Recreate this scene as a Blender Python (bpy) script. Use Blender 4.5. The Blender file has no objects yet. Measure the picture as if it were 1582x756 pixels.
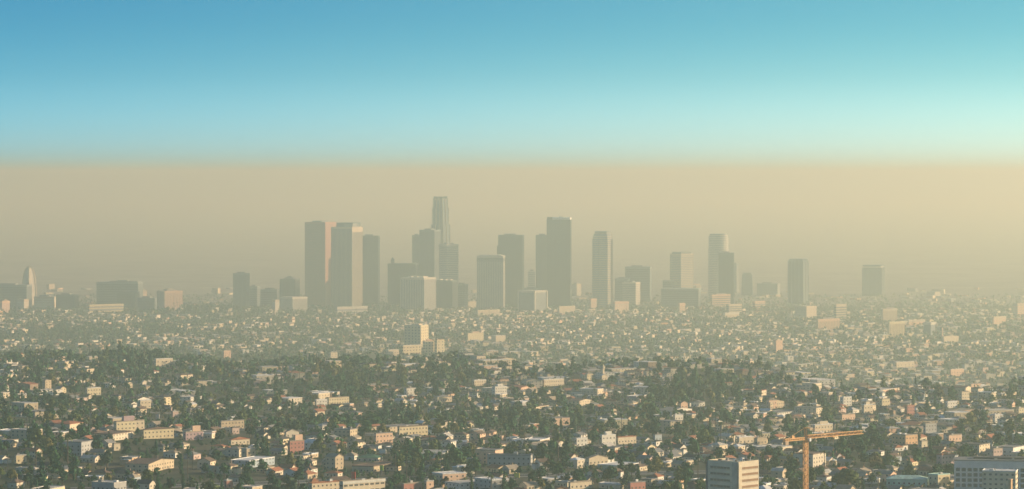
import bpy, math, random
import numpy as np
from mathutils import Vector

# ------------------------------------------------------------------ camera, sky, sun, exposure
S = bpy.context.scene
COL = S.collection
F, HX, HY, CZ = 5100.0, 791.0, 270.0, 420.0        # focal length in photo pixels, principal point, eye height
cam = bpy.data.cameras.new('camera'); camo = bpy.data.objects.new('camera', cam); COL.objects.link(camo)
camo.location = (0, 0, CZ); camo.rotation_euler = (math.pi/2, 0, 0)
cam.sensor_width = 36; cam.lens = 36*F/1582; cam.shift_y = -(378-HY)/1582
cam.clip_start = 1; cam.clip_end = 80000
S.camera = camo

SUN_AZ, SUN_EL = 76.0, 15.0
w = bpy.data.worlds.new("World"); S.world = w; w.use_nodes = True
nt = w.node_tree; N = nt.nodes; L = nt.links
sky = N.new('ShaderNodeTexSky'); sky.sky_type = 'NISHITA'; sky.sun_disc = False
sky.sun_elevation = math.radians(SUN_EL); sky.sun_rotation = math.radians(SUN_AZ)
sky.altitude = 0; sky.air_density = 1; sky.dust_density = 0.3; sky.ozone_density = 4
geo = N.new('ShaderNodeTexCoord'); sep = N.new('ShaderNodeSeparateXYZ'); L.new(geo.outputs['Generated'], sep.inputs[0])
mr = N.new('ShaderNodeMapRange'); mr.inputs['From Min'].default_value = 0; mr.inputs['From Max'].default_value = .30
L.new(sep.outputs['Z'], mr.inputs['Value'])
ramp = N.new('ShaderNodeValToRGB'); L.new(mr.outputs[0], ramp.inputs[0])
SKY_STOPS = [(0.0, (.39, .65, .90)), (.04, (.345, .62, .86)), (.10, (.15, .37, .51)), (.18, (.063, .240, .345)), (.45, (.17, .29, .35)), (1.0, (.27, .30, .28))]
ramp.color_ramp.interpolation = 'B_SPLINE'
els = ramp.color_ramp.elements
while len(els) < len(SKY_STOPS): els.new(.5)
for e, (p, c) in zip(els, SKY_STOPS): e.position = p; e.color = (*c, 1)
# the sky pales smoothly from the side away from the sun to the side of the sun
sd = N.new('ShaderNodeVectorMath'); sd.operation = 'DOT_PRODUCT'; L.new(geo.outputs['Generated'], sd.inputs[0])
sd.inputs[1].default_value = (math.sin(math.radians(SUN_AZ)), math.cos(math.radians(SUN_AZ)), 0)
mr2 = N.new('ShaderNodeMapRange'); mr2.interpolation_type = 'SMOOTHSTEP'
mr2.inputs['From Min'].default_value = 0; mr2.inputs['From Max'].default_value = .5
L.new(sd.outputs['Value'], mr2.inputs['Value'])
side = N.new('ShaderNodeMix'); side.data_type = 'RGBA'; L.new(mr2.outputs[0], side.inputs['Factor'])
side.inputs['A'].default_value = (.46, .74, .95, 1); side.inputs['B'].default_value = (1.30, 1.09, .99, 1)
mul = N.new('ShaderNodeMix'); mul.data_type = 'RGBA'; mul.blend_type = 'MULTIPLY'; mul.inputs['Factor'].default_value = 1
L.new(ramp.outputs[0], mul.inputs['A']); L.new(side.outputs['Result'], mul.inputs['B'])
mul2 = N.new('ShaderNodeMix'); mul2.data_type = 'RGBA'; mul2.blend_type = 'MULTIPLY'; mul2.inputs['Factor'].default_value = 1
L.new(sky.outputs[0], mul2.inputs['A']); L.new(mul.outputs['Result'], mul2.inputs['B'])
gain = N.new('ShaderNodeMix'); gain.data_type = 'RGBA'; gain.blend_type = 'MULTIPLY'; gain.inputs['Factor'].default_value = 1
SKY_GAIN = (2.2, 2.2, 2.2)
L.new(mul2.outputs['Result'], gain.inputs['A']); gain.inputs['B'].default_value = (*SKY_GAIN, 1)
bg = N['Background']; L.new(gain.outputs['Result'], bg.inputs[0]); bg.inputs[1].default_value = 0.12

sl = bpy.data.lights.new('sun', 'SUN'); sl.energy = 5.0; sl.angle = math.radians(.5); sl.color = (1, .81, .54)
so = bpy.data.objects.new('sun', sl); COL.objects.link(so)
sv = Vector((math.sin(math.radians(SUN_AZ))*math.cos(math.radians(SUN_EL)), math.cos(math.radians(SUN_AZ))*math.cos(math.radians(SUN_EL)), math.sin(math.radians(SUN_EL))))
so.rotation_euler = sv.to_track_quat('Z', 'Y').to_euler(); so.location = (3000, 0, 3000)
S.view_settings.view_transform = 'Standard'; S.view_settings.look = 'None'
S.view_settings.exposure = 0.69; S.view_settings.gamma = 1; S.view_settings.use_curve_mapping = False
S.render.engine = 'CYCLES'
S.cycles.use_denoising = True
S.cycles.volume_bounces = 4; S.cycles.max_bounces = 6; S.cycles.diffuse_bounces = 2; S.cycles.glossy_bounces = 1
HAZE_DENSITY, HAZE_COL, HAZE_ABS, HAZE_G = 1.06e-4, (.71, .83, .71), (1, .38, 0), .55

rnd = random.Random(7)
rng = np.random.default_rng(11)

# ------------------------------------------------------------------ helpers
MATS = {}
def mat(name, col, rough=.85, var=.18, scale=.25, metal=0, spec=.3):
    if name in MATS: return MATS[name]
    m = bpy.data.materials.new(name); m.use_nodes = True; t = m.node_tree; b = t.nodes['Principled BSDF']
    b.inputs['Roughness'].default_value = rough; b.inputs['Metallic'].default_value = metal
    b.inputs['Specular IOR Level'].default_value = spec
    tc = t.nodes.new('ShaderNodeTexCoord'); nz = t.nodes.new('ShaderNodeTexNoise')
    nz.inputs['Scale'].default_value = scale; nz.inputs['Detail'].default_value = 4
    t.links.new(tc.outputs['Object'], nz.inputs['Vector'])
    r = t.nodes.new('ShaderNodeValToRGB'); t.links.new(nz.outputs[0], r.inputs[0])
    r.color_ramp.elements[0].position = .3; r.color_ramp.elements[1].position = .7
    r.color_ramp.elements[0].color = (*[c*(1-var) for c in col], 1); r.color_ramp.elements[1].color = (*[min(1, c*(1+var)) for c in col], 1)
    t.links.new(r.outputs[0], b.inputs['Base Color'])
    MATS[name] = m; return m

def leafmat(name, col, use_attr=False):
    if name in MATS: return MATS[name]
    m = bpy.data.materials.new(name); m.use_nodes = True; t = m.node_tree; b = t.nodes['Principled BSDF']
    b.inputs['Roughness'].default_value = .8; b.inputs['Specular IOR Level'].default_value = .15
    if use_attr:
        a = t.nodes.new('ShaderNodeAttribute'); a.attribute_name = 'tint'; src = a.outputs['Color']
    else:
        rg = t.nodes.new('ShaderNodeRGB'); rg.outputs[0].default_value = (*col, 1); src = rg.outputs[0]
    tc = t.nodes.new('ShaderNodeTexCoord'); nz = t.nodes.new('ShaderNodeTexNoise'); nz.inputs['Scale'].default_value = .5
    t.links.new(tc.outputs['Object'], nz.inputs['Vector'])
    mp = t.nodes.new('ShaderNodeMapRange'); mp.inputs['To Min'].default_value = .55; mp.inputs['To Max'].default_value = 1.45
    t.links.new(nz.outputs[0], mp.inputs['Value'])
    mx = t.nodes.new('ShaderNodeVectorMath'); mx.operation = 'SCALE'
    t.links.new(src, mx.inputs[0]); t.links.new(mp.outputs[0], mx.inputs['Scale'])
    t.links.new(mx.outputs[0], b.inputs['Base Color'])
    MATS[name] = m; return m

class MB:
    def __init__(s): s.v = []; s.f = []; s.m = []
    def add(s, v, f, mi=0):
        o = len(s.v); s.v += [tuple(p) for p in v]; s.f += [tuple(i+o for i in q) for q in f]; s.m += [mi]*len(f); return s
    def box(s, x0, x1, y0, y1, z0, z1, mi=0):
        return s.add([(x0,y0,z0),(x1,y0,z0),(x1,y1,z0),(x0,y1,z0),(x0,y0,z1),(x1,y0,z1),(x1,y1,z1),(x0,y1,z1)],
                     [(0,1,5,4),(1,2,6,5),(2,3,7,6),(3,0,4,7),(4,5,6,7),(3,2,1,0)], mi)
    def cbox(s, cx, cy, z0, sx, sy, sz, mi=0): return s.box(cx-sx/2, cx+sx/2, cy-sy/2, cy+sy/2, z0, z0+sz, mi)
    def prism(s, poly, z0, z1, top=None, mi=0):
        n = len(poly); top = top or poly
        v = [(x,y,z0) for x,y in poly]+[(x,y,z1) for x,y in top]
        return s.add(v, [(i,(i+1)%n,n+(i+1)%n,n+i) for i in range(n)]+[tuple(range(n,2*n)), tuple(range(n-1,-1,-1))], mi)
    def beam(s, p, q, t, mi=0):
        p = Vector(p); q = Vector(q); d = (q-p).normalized()
        a = d.cross(Vector((0,0,1)) if abs(d.z) < .9 else Vector((1,0,0))).normalized()*t/2; b = d.cross(a).normalized()*t/2
        v = [p-a-b,p+a-b,p+a+b,p-a+b,q-a-b,q+a-b,q+a+b,q-a+b]
        return s.add(v, [(0,1,5,4),(1,2,6,5),(2,3,7,6),(3,0,4,7),(4,5,6,7),(3,2,1,0)], mi)
    def mesh(s, name, *mats):
        me = bpy.data.meshes.new(name); me.from_pydata(s.v, [], s.f)
        for m in mats: me.materials.append(m)
        if len(mats) > 1: me.polygons.foreach_set('material_index', s.m)
        me.update(); return me
    def build(s, name, m, parent=None, **k):
        return link(name, s.mesh(name, m), parent, **k)

def link(name, data, parent=None, loc=(0,0,0), rz=0, kind=None, label=None, scale=None):
    o = bpy.data.objects.new(name, data); COL.objects.link(o); o.location = loc; o.rotation_euler = (0,0,rz)
    if scale is not None: o.scale = (scale,)*3 if isinstance(scale, (int, float)) else scale
    if parent is not None: o.parent = parent
    if kind: o['kind'] = kind
    if label: o['label'] = label
    return o
def tag(o, label, cat, group=None):
    o['label'] = label; o['category'] = cat
    if group: o['group'] = group
    return o
def thing(name, label, cat, loc=(0,0,0), rz=0, group=None): return tag(link(name, None, None, loc, rz), label, cat, group)
def cham(r, n, ph=0, sy=1): return [(r*math.cos(math.radians(a)), r*math.sin(math.radians(a))) for k in range(4) for a in (-40+90*k-34, -40+90*k+34)]
def ngon(r, n, ph=0, sy=1): return [(r*math.cos(2*math.pi*i/n+ph), sy*r*math.sin(2*math.pi*i/n+ph)) for i in range(n)]
def arr_mesh(name, V, Q, mats, mi=None, tint=None):
    """a mesh from numpy arrays of vertices and quads"""
    me = bpy.data.meshes.new(name); nf = len(Q)
    me.vertices.add(len(V)); me.vertices.foreach_set('co', np.asarray(V, np.float32).ravel())
    me.loops.add(nf*4); me.loops.foreach_set('vertex_index', np.asarray(Q, np.int32).ravel())
    me.polygons.add(nf); me.polygons.foreach_set('loop_start', np.arange(0, nf*4, 4, dtype=np.int32))
    for m in mats: me.materials.append(m)
    if mi is not None: me.polygons.foreach_set('material_index', np.asarray(mi, np.int32))
    me.update(calc_edges=True)
    if tint is not None:
        a = me.attributes.new('tint', 'FLOAT_COLOR', 'POINT'); a.data.foreach_set('color', np.asarray(tint, np.float32).ravel())
    return me

# ------------------------------------------------------------------ terrain
def sst(a, b, x):
    t = np.clip((x-a)/(b-a), 0, 1); return t*t*(3-2*t)
def ground(x, y):
    x = np.asarray(x, float); y = np.asarray(y, float)
    u = HX+F*x/np.maximum(y, 1500)
    ridge = 4650-700*sst(980, 1300, u)+200*np.sin(u/83)+120*np.sin(u/37+1)          # a wooded ridge, then the lower plain of the city
    near = 191-.021*(y-2400)
    far = np.where(y < 7200, 3.5-.0155*(y-7200), np.where(y < 12800, 3.5-.0175*(y-7200), -94.5-(y-12800)*.0002))
    z = near+(far-near)*sst(ridge, ridge+1400+1500*(1-sst(350, 720, u)), y)
    A = 8.5*sst(1900, 3000, y)*(1-.75*sst(ridge-200, ridge+900, y))*(1-sst(10300, 12000, y))
    z = z + A*(.5*np.sin(x/210+1.3+y/900)+.6*np.sin(y/330+x/700)+.5*np.sin((x+y)/460+2)+.3*np.sin(x/95-y/140))
    z = z + 24*np.exp(-((x+1050)/200)**2-((y-11400)/280)**2)
    return z
def gz(x, y): return float(ground(x, y))
def at_ground(px, py):
    """the point of the terrain seen at a pixel of the photograph"""
    ys = np.arange(1800, 16000, 4.0); xs = (px-HX)/F*ys
    rows = HY+F*(CZ-ground(xs, ys))/ys
    i = np.argmax(rows <= py)
    return float(xs[i]), float(ys[i])

ys = np.concatenate([np.linspace(-2500, 1600, 8)[:-1], np.arange(1600, 13000, 40.), np.geomspace(13000, 58000, 50)])
fx = np.concatenate([-np.geomspace(14, .2, 12)[:-1], np.linspace(-.2, .2, 91), np.geomspace(.2, 14, 12)[1:]])
G = []
for y in ys:
    sc_ = max(y, 1600.)
    X = np.clip(fx*sc_, -11500, 11500)
    X = np.where(np.abs(fx) > .2, np.sign(fx)*(.2*sc_+(11500-.2*sc_)*(np.abs(fx)-.2)/13.8), X)
    G.append(np.stack([X, np.full_like(X, y), ground(X, np.full_like(X, y))], 1))
G = np.array(G); nr, nc = G.shape[:2]
idx = np.arange(nr*nc).reshape(nr, nc)
Q = np.stack([idx[:-1,:-1], idx[:-1,1:], idx[1:,1:], idx[1:,:-1]], -1).reshape(-1, 4)
gm = bpy.data.materials.new('dry ground'); gm.use_nodes = True; t = gm.node_tree; b = t.nodes['Principled BSDF']
tc = t.nodes.new('ShaderNodeTexCoord'); n1 = t.nodes.new('ShaderNodeTexNoise'); n1.inputs['Scale'].default_value = .02; n1.inputs['Detail'].default_value = 8
t.links.new(tc.outputs['Object'], n1.inputs['Vector']); cr = t.nodes.new('ShaderNodeValToRGB'); t.links.new(n1.outputs[0], cr.inputs[0])
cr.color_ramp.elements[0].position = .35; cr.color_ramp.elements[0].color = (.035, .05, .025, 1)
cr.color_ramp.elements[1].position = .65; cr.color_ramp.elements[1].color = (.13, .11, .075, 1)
e = cr.color_ramp.elements.new(.5); e.color = (.07, .075, .045, 1)
t.links.new(cr.outputs[0], b.inputs['Base Color']); b.inputs['Roughness'].default_value = .95; b.inputs['Specular IOR Level'].default_value = .1
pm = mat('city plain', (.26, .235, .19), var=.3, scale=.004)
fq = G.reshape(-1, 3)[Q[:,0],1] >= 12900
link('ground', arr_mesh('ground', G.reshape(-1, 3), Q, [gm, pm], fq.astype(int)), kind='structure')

# avenues with pavements, running over the terrain
ROADS = []
asphalt = mat('asphalt', (.05, .05, .052), var=.25, scale=.05); concrete = mat('pavement concrete', (.28, .27, .25)); paint = mat('road paint', (.75, .74, .68), var=.05)
def road(pts, width):
    pts = np.array(pts, float); seg = np.hypot(*np.diff(pts, axis=0).T); tt = np.concatenate([[0], np.cumsum(seg)])
    q = np.arange(0, tt[-1], 30.); P = np.stack([np.interp(q, tt, pts[:,0]), np.interp(q, tt, pts[:,1])], 1)
    ROADS.append((P, width))
    T = np.gradient(P, axis=0); T /= np.hypot(T[:,0], T[:,1])[:,None]; Nn = np.stack([-T[:,1], T[:,0]], 1)
    def strip(o0, o1, dz, skirt=False):
        A = P+Nn*o0; B = P+Nn*o1; zz = ground(P[:,0], P[:,1])+dz
        offs = [(A, 0), (B, 0)] if not skirt else [(A, -1.2), (A, 0), (B, 0), (B, -1.2)]
        V = np.concatenate([np.column_stack([Z_, zz+dd]) for Z_, dd in offs]); n = len(P); i = np.arange(n-1)
        Qs = [np.stack([k*n+i, k*n+i+1, (k+1)*n+i+1, (k+1)*n+i], -1) for k in range(len(offs)-1)]
        return V, np.concatenate(Qs)
    r = link('road', arr_mesh('road', *strip(-width/2, width/2, .45, True), [asphalt]), kind='structure')
    for s in (-1, 1):
        a, b_ = sorted((s*(width/2+.003), s*(width/2+3)))
        link('pavement', arr_mesh('pavement', *strip(a, b_, .58, True), [concrete]), r)
    link('centre_line', arr_mesh('centre_line', *strip(-.15, .15, .456), [paint]), r)
    return r
for y0, dy, wd in ((2480, 160, 14), (2960, -210, 16), (3620, 260, 14), (4700, -320, 16), (6200, 420, 18)):
    road([(-.2*y0, y0-dy), (-.05*y0, y0-dy*.2), (.07*y0, y0+dy*.3), (.2*y0, y0+dy)], wd)
def on_road(X, Y):
    ok = np.zeros(len(X), bool)
    for P, wd in ROADS:
        for i in range(0, len(X), 4000):
            d = np.hypot(X[i:i+4000,None]-P[None,:,0], Y[i:i+4000,None]-P[None,:,1]).min(1)
            ok[i:i+4000] |= d < (wd/2+16)
    return ok

# ------------------------------------------------------------------ materials of the buildings
WALLS = {'cream': (.62, .52, .37), 'white': (.66, .62, .53), 'tan': (.50, .40, .27), 'peach': (.68, .46, .32), 'pale yellow': (.66, .56, .36), 'grey': (.38, .37, .35),
         'pink': (.54, .40, .34), 'beige': (.56, .49, .38), 'blue grey': (.34, .39, .42), 'brown': (.27, .19, .13), 'orange': (.60, .38, .21), 'yellow': (.62, .52, .33), 'mint': (.42, .62, .50), 'red': (.42, .19, .15), 'mauve': (.44, .31, .31)}
ROOFS = {'brown': (.15, .10, .075), 'grey': (.20, .195, .19), 'terracotta': (.33, .13, .07), 'pale': (.46, .43, .38), 'dark': (.07, .065, .065), 'white': (.66, .64, .60), 'tan': (.33, .27, .20), 'green': (.10, .22, .12), 'mint': (.45, .62, .52)}
WM = {k: mat(k+' stucco', c, var=.12) for k, c in WALLS.items()}
RM = {k: mat(k+' roofing', c, var=.25, scale=.4) for k, c in ROOFS.items()}
pane = mat('dark window glass', (.10, .10, .095), rough=.25, var=.3, scale=.1, spec=.5)
doorm = mat('painted door', (.20, .12, .08))
trimm = mat('pale trim', (.62, .58, .50), var=.06)
T_GLASS = mat('blue grey tower glass', (.08, .125, .145), rough=.45, var=.2, scale=.03)
T_DARK = mat('dark tower glass', (.045, .072, .088), rough=.45, var=.2, scale=.03)
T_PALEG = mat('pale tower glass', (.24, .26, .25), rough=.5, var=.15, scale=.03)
T_STONE = mat('cream tower stone', (.52, .44, .33), var=.1, scale=.05)
T_GREY = mat('grey tower stone', (.22, .255, .27), var=.12, scale=.05)
T_RED = mat('red granite', (.42, .22, .16), var=.12, scale=.05)
T_BROWN = mat('dull tower stone', (.11, .14, .155), var=.12, scale=.05)
T_PALE = mat('pale concrete', (.58, .54, .46), var=.1, scale=.05)
T_ROOF = mat('roof plant', (.22, .22, .22))

FAR = 1.25
SKYLINE_RECTS = []
def place(x0, xm, x1, D, a):
    a = min(a, 50); s = D/F; ar = math.radians(a)
    w_ = (xm-x0)*s/math.cos(ar); d_ = (x1-xm)*s/math.sin(ar)
    cx, cy = (xm-HX)*s, D
    lx, ly = w_/2, -d_/2; ca, sa = math.cos(-ar), math.sin(-ar)
    return w_, d_, cx-(lx*ca-ly*sa), cy-(lx*sa+ly*ca), -ar, s
def bands(W, Dp, H, pitch, hb, e, z0=3):
    m = MB(); z = z0
    while z+hb < H-1: m.box(-W/2-e, W/2+e, -Dp/2-e, Dp/2+e, z, z+hb); z += pitch
    return m
def piers(W, Dp, H, pitch, wd, e, z0=0):
    m = MB()
    nx = max(2, round(W/pitch)); ny = max(2, round(Dp/pitch))
    for i in range(nx+1):
        x = -W/2+W*i/nx
        m.box(x-wd/2, x+wd/2, -Dp/2-e, -Dp/2+.1, z0, H); m.box(x-wd/2, x+wd/2, Dp/2-.1, Dp/2+e, z0, H)
    for i in range(1, ny):
        y = -Dp/2+Dp*i/ny
        m.box(W/2-.1, W/2+e, y-wd/2, y+wd/2, z0, H); m.box(-W/2-e, -W/2+.1, y-wd/2, y+wd/2, z0, H)
    return m
def tower(name, label, x0, xm, x1, yt, D, a, shaft, trim, style, pitch=7, cat='skyscraper', cap=True, penthouse=True, capm=None):
    D *= FAR; W, Dp, cx, cy, rz, s = place(x0, xm, x1, D, a)
    zb = gz(cx, cy)-5; H = CZ-(yt-HY)*s-zb
    r = thing(name, label, cat, (cx, cy, zb), rz)
    MB().box(-W/2, W/2, -Dp/2, Dp/2, 0, H).build('shaft', shaft, r)
    if 'b' in style: bands(W, Dp, H, pitch, pitch*.42, .35).build('floor_band', trim, r, kind='stuff')
    if 'r' in style: piers(W, Dp, H-.3, pitch*.8, 1.9, .8).build('pier', trim, r, kind='stuff')
    if cap: MB().box(-W/2-.6, W/2+.6, -Dp/2-.6, Dp/2+.6, H-6, H+1.2).build('parapet', capm or trim, r)
    if penthouse:
        MB().box(-W*.28, W*.18, -Dp*.25, Dp*.3, H+1, H+6).build('penthouse', T_ROOF, r)
    SKYLINE_RECTS.append((min(x0, x1), max(x0, x1), yt, D))
    return r, W, Dp, H, s

def stack(name, label, tiers, px, D, n, yb=None, shaft=T_GLASS, trim=T_STONE, ph=0, style='', cat='skyscraper', sy=1, ngon=ngon, pw=2.2):
    """a tower of n-sided tiers: (half width in pixels at the bottom, at the top, bottom row, top row)"""
    D *= FAR; s = D/F; cx = (px-HX)*s; zb = gz(cx, D)-5
    r = thing(name, label, cat, (cx, D, zb), 0)
    for k, (r0, r1, y0, y1) in enumerate(tiers):
        z0 = 0 if y0 is None else CZ-(y0-HY)*s-zb; z1 = CZ-(y1-HY)*s-zb
        MB().prism(ngon(r0*s, n, ph, sy), z0, z1, ngon(r1*s, n, ph, sy)).build('shaft' if k == 0 else 'setback', shaft, r)
        m = MB()
        if 'r' in style:
            for i in range(n):
                for fr in (.0, .5):
                    pg_ = ngon(1, n, ph, sy); p0 = Vector(pg_[i])*(1-fr)+Vector(pg_[(i+1) % n])*fr
                    m.beam((p0.x*r0*s, p0.y*r0*s, z0), (p0.x*r1*s, p0.y*r1*s, z1-.5), pw)
            m.build('pier', trim, r, kind='stuff')
        if 'b' in style:
            m = MB(); z = z0+3
            while z+3 < z1:
                q = (z-z0)/(z1-z0); rr = (r0+(r1-r0)*q)*s+.5
                m.prism(ngon(rr, n, ph, sy), z, z+2.8); z += 7
            m.build('floor_band', trim, r, kind='stuff')
    SKYLINE_RECTS.append((px-tiers[0][0], px+tiers[0][0], tiers[-1][3], D))
    return r, s, zb

# ------------------------------------------------------------------ the skyline, from the left
# tall civic tower with tapering sides and a pointed cap
D = 10300*FAR; s = D/F; cx = (45-HX)*s; zb = gz(cx, D)-5
r = thing('civic_tower', 'pale tapering civic tower with curved pointed top at far left of skyline', 'tower', (cx, D, zb), math.radians(-38))
zz = lambda y: CZ-(y-HY)*s-zb
prof = [(11, 0), (10.6, zz(455)), (9.6, zz(440)), (8.6, zz(430)), (7.2, zz(422)), (4.8, zz(416)), (1.2, zz(411.5))]
m = MB()
for (r0, z0), (r1, z1) in zip(prof, prof[1:]): m.prism(ngon(r0*s, 4, math.pi/4), z0, z1, ngon(r1*s, 4, math.pi/4))
m.build('shaft', T_PALE, r)
for sx in (-1, 1):
    for sy_ in (-1, 1):
        m = MB()
        for (r0, z0), (r1, z1) in zip(prof[:-1], prof[1:]):
            m.beam((sx*r0*s*.72, sy_*r0*s*.72, z0), (sx*r1*s*.72, sy_*r1*s*.72, z1), 4.5)
        m.build('corner_pier', T_STONE, r)
for z in np.linspace(zz(468), zz(434), 6): MB().box(-4.6*s, 4.6*s, -8.2*s, 8.2*s, z, z+4).build('window_band', T_DARK, r) if z < zz(440) else None
MB().cbox(0, 0, zz(430), 10*s*1.02, 10.1*s, 7).build('belfry_window', T_DARK, r)

tower('courthouse_block', 'dark slab with fine floor bands in front of the pale tapering tower', -22, 41, 44.5, 441, 10050, 6, T_DARK, T_GREY, 'b', 6, cat='office block')
tower('annex_block', 'small pale annex with a cap, below the dark banded slab at left edge', 24, 37, 43, 463, 9750, 30, T_PALE, T_STONE, 'b', 9, cat='building', penthouse=False)
r, W, Dp, H, s = tower('gabled_hall', 'pink hall with a pale gable at the far left edge', -14, 3, 13, 466, 9550, 35, WM['pink'], WM['peach'], '', cat='building', penthouse=False)
m = MB(); m.add([(-W/2,-Dp/2,H),(W/2,-Dp/2,H),(W/2,Dp/2,H),(-W/2,Dp/2,H),(-W/2,0,H+9),(W/2,0,H+9)], [(0,1,5,4),(2,3,4,5),(1,2,5),(3,0,4)]).build('roof', RM['tan'], r)
tower('archive_block', 'long low pale-fronted block right of the tapering tower', 52, 84, 87, 459, 9900, 8, T_PALE, T_STONE, 'b', 9, cat='building')
tower('dark_office_block', 'dark square office block with one thin lit edge', 86, 115, 118.5, 456, 9800, 12, T_DARK, T_BROWN, 'r', 6, cat='office block')
r, W, Dp, H, s = tower('wide_banded_block', 'wide grey slab with many floor bands and stepped rooftop', 148, 213, 217.5, 437, 10000, 8, T_DARK, T_GREY, 'b', 6.5, cat='office block', penthouse=False)
MB().box(-W*.22, W*.46, -Dp*.3, Dp*.3, H+1, H+5).build('penthouse', T_ROOF, r); MB().box(-W*.05, W*.2, -Dp*.2, Dp*.2, H+5, H+8).build('plant_room', T_GREY, r)
tower('wing_block', 'dark lower wing right of the wide banded slab', 180, 208, 213, 452, 9800, 12, T_DARK, T_BROWN, 'b', 6.5, cat='building')
tower('low_yellow_block', 'low wide pale yellow block with a dark roof line before the wide slab', 135, 138, 186, 471.5, 9300, 70, T_GREY, WM['pale yellow'], 'b', 11, cat='building', penthouse=False)
tower('rear_peach_block', 'hazy peach block behind and right of the wide banded slab', 209, 213, 226, 449, 10700, 55, WM['peach'], T_STONE, 'b', 8, cat='building')
tower('twin_faced_block', 'square block with dark front face and pinkish sunlit side', 241, 254.5, 280, 450.5, 9600, 58, WM['pink'], WM['peach'], 'r', 8, cat='office block', capm=WM['peach'])
tower('low_terrace_block', 'low dark terrace block between twin-faced block and wide slab', 212, 238, 242, 461, 9650, 12, T_BROWN, T_GREY, 'b', 6, cat='building')
tower('slim_tower', 'lone slim dark tower standing apart at left of skyline', 360, 379, 384, 423, 9900, 18, T_GLASS, T_GREY, 'r', 7)
tower('shoulder_block', 'dark block at the right foot of the lone slim tower', 384, 397, 401, 443, 10100, 18, T_DARK, T_GREY, 'b', 7, cat='office block')
r, W, Dp, H, s = tower('hipped_block', 'dark office block topped with a peaked roof, left of the pink tower', 432, 455, 461.5, 432, 10000, 20, T_DARK, T_BROWN, 'r', 7, cat='office block', penthouse=False)
MB().prism([(-W*.36,-Dp*.36),(W*.36,-Dp*.36),(W*.36,Dp*.36),(-W*.36,Dp*.36)], H+1, H+12, [(-W*.08,-Dp*.1),(W*.08,-Dp*.1),(W*.08,Dp*.1),(-W*.08,Dp*.1)]).build('hip_roof', T_BROWN, r)
tower('low_dark_block', 'low dark block left of the peaked-roof office block', 401, 428, 433, 448, 10200, 14, T_DARK, T_GREY, 'b', 7, cat='building')
tower('pale_hall', 'pale twin-winged hall below the peaked-roof block', 432, 452, 473, 460, 9500, 40, T_GREY, T_PALE, 'r', 7, cat='building', penthouse=False)
tower('pale_stair_tower', 'narrow pale stair tower at left of the twin-winged hall', 420, 425, 431, 464, 9450, 45, T_PALE, T_STONE, '', cat='building', penthouse=False)
# the three-tower cluster
tower('pink_tower', 'tall reddish granite tower with flat top, left one of three clustered towers', 470, 502.5, 518, 344, 10250, 26, mat('reddish glass', (.27, .14, .11), rough=.5), T_RED, 'b', 6.5, capm=T_RED)
r, W, Dp, H, s = tower('ribbed_tower', 'tall ribbed tower with a broad sunlit cream side, middle of the clustered three', 511, 543.5, 558.5, 351.5, 9950, 26, T_GLASS, T_STONE, 'r', 7, penthouse=False)
MB().box(W/2-.4, W/2+1.1, -Dp/2-.7, Dp/2+.7, H-18, H+1.3).build('lit_cornice', T_STONE, r)
MB().box(-W*.36, W*.44, -Dp*.3, Dp*.42, H+1, H+17).build('penthouse', T_GLASS, r); MB().box(W*.02, W*.45, -Dp*.32, Dp*.1, H+1.2, H+13).build('plant_screen', T_PALEG, r)
tower('dark_slab_tower', 'plain dark slab tower, lowest of the three clustered towers', 557, 583.5, 585.5, 365, 10400, 5, T_DARK, T_BROWN, 'r', 6.5)
tower('low_podium_hall', 'long pale low hall with a thin roof at the foot of the ribbed tower', 518, 521, 566, 475, 9350, 72, T_GREY, T_PALE, 'b', 10, cat='building', penthouse=False, capm=T_PALE)
r, W, Dp, H, s = tower('cupola_block', 'dark broad block with a small cupola on its left corner', 599, 642, 646, 408, 10300, 6, T_DARK, T_BROWN, 'r', 7, cat='office block', penthouse=False)
m = MB(); m.prism(ngon(7, 8), H, H+15).prism(ngon(8, 8), H+15, H+17).prism(ngon(5.5, 8), H+17, H+25, ngon(1.5, 8)); o = m.build('cupola', T_BROWN, r); o.location = (-W/2+12, 0, 0)
r, W, Dp, H, s = tower('striped_block', 'pale block with sunlit vertical stripes on its right side, before the tallest tower', 618, 655, 672.5, 430, 9700, 28, T_GREY, T_PALE, 'r', 9, cat='office block', penthouse=False)
for x in (-.3, -.05, .2): MB().box(W*x, W*(x+.16), -Dp*.3, Dp*.1, H+1, H+6).build('roof_plant', T_PALE, r)
tower('left_shoulder_tower', 'grey tower at the left shoulder of the tallest tower', 637, 648, 652, 364, 10500, 22, T_GLASS, T_GREY, 'r', 6.5)
tower('ribbed_shoulder_tower', 'taller ribbed grey tower leaning against the tallest tower', 648, 671, 680, 356, 10350, 26, T_GLASS, T_GREY, 'r', 6.5)
# the tallest tower
r, s, zb = stack('tallest_tower', 'tallest tower of the skyline, round and stepped with a glazed crown', [(16.2, 16.2, None, 385), (14.6, 14.6, 385, 347), (12.4, 12.4, 347, 321), (11, 11, 321, 309)], 680.5, 10650, 8, shaft=T_GLASS, trim=WM['cream'], style='r', ngon=cham, pw=3.6)
zt = CZ-(308.5-HY)*s-zb
MB().prism(cham(11.6*s, 8), zt, zt+4).build('crown_ring', T_DARK, r)
MB().prism(ngon(9.2*s, 16, .2), zt+5, zt+10, ngon(8.4*s, 16, .2)).build('crown_glass', T_DARK, r)
for i in range(8):
    a_ = i*math.pi/4+.2; MB().cbox(9.6*s*math.cos(a_), 9.6*s*math.sin(a_), zt+4.5, 5, 5, 8).build('crown_turret', T_GLASS, r)
tower('banded_annex_tower', 'pale tower with fine floor bands at the right foot of the tallest tower', 678, 690, 708, 378, 10150, 55, T_PALEG, T_PALE, 'b', 7)
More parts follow.
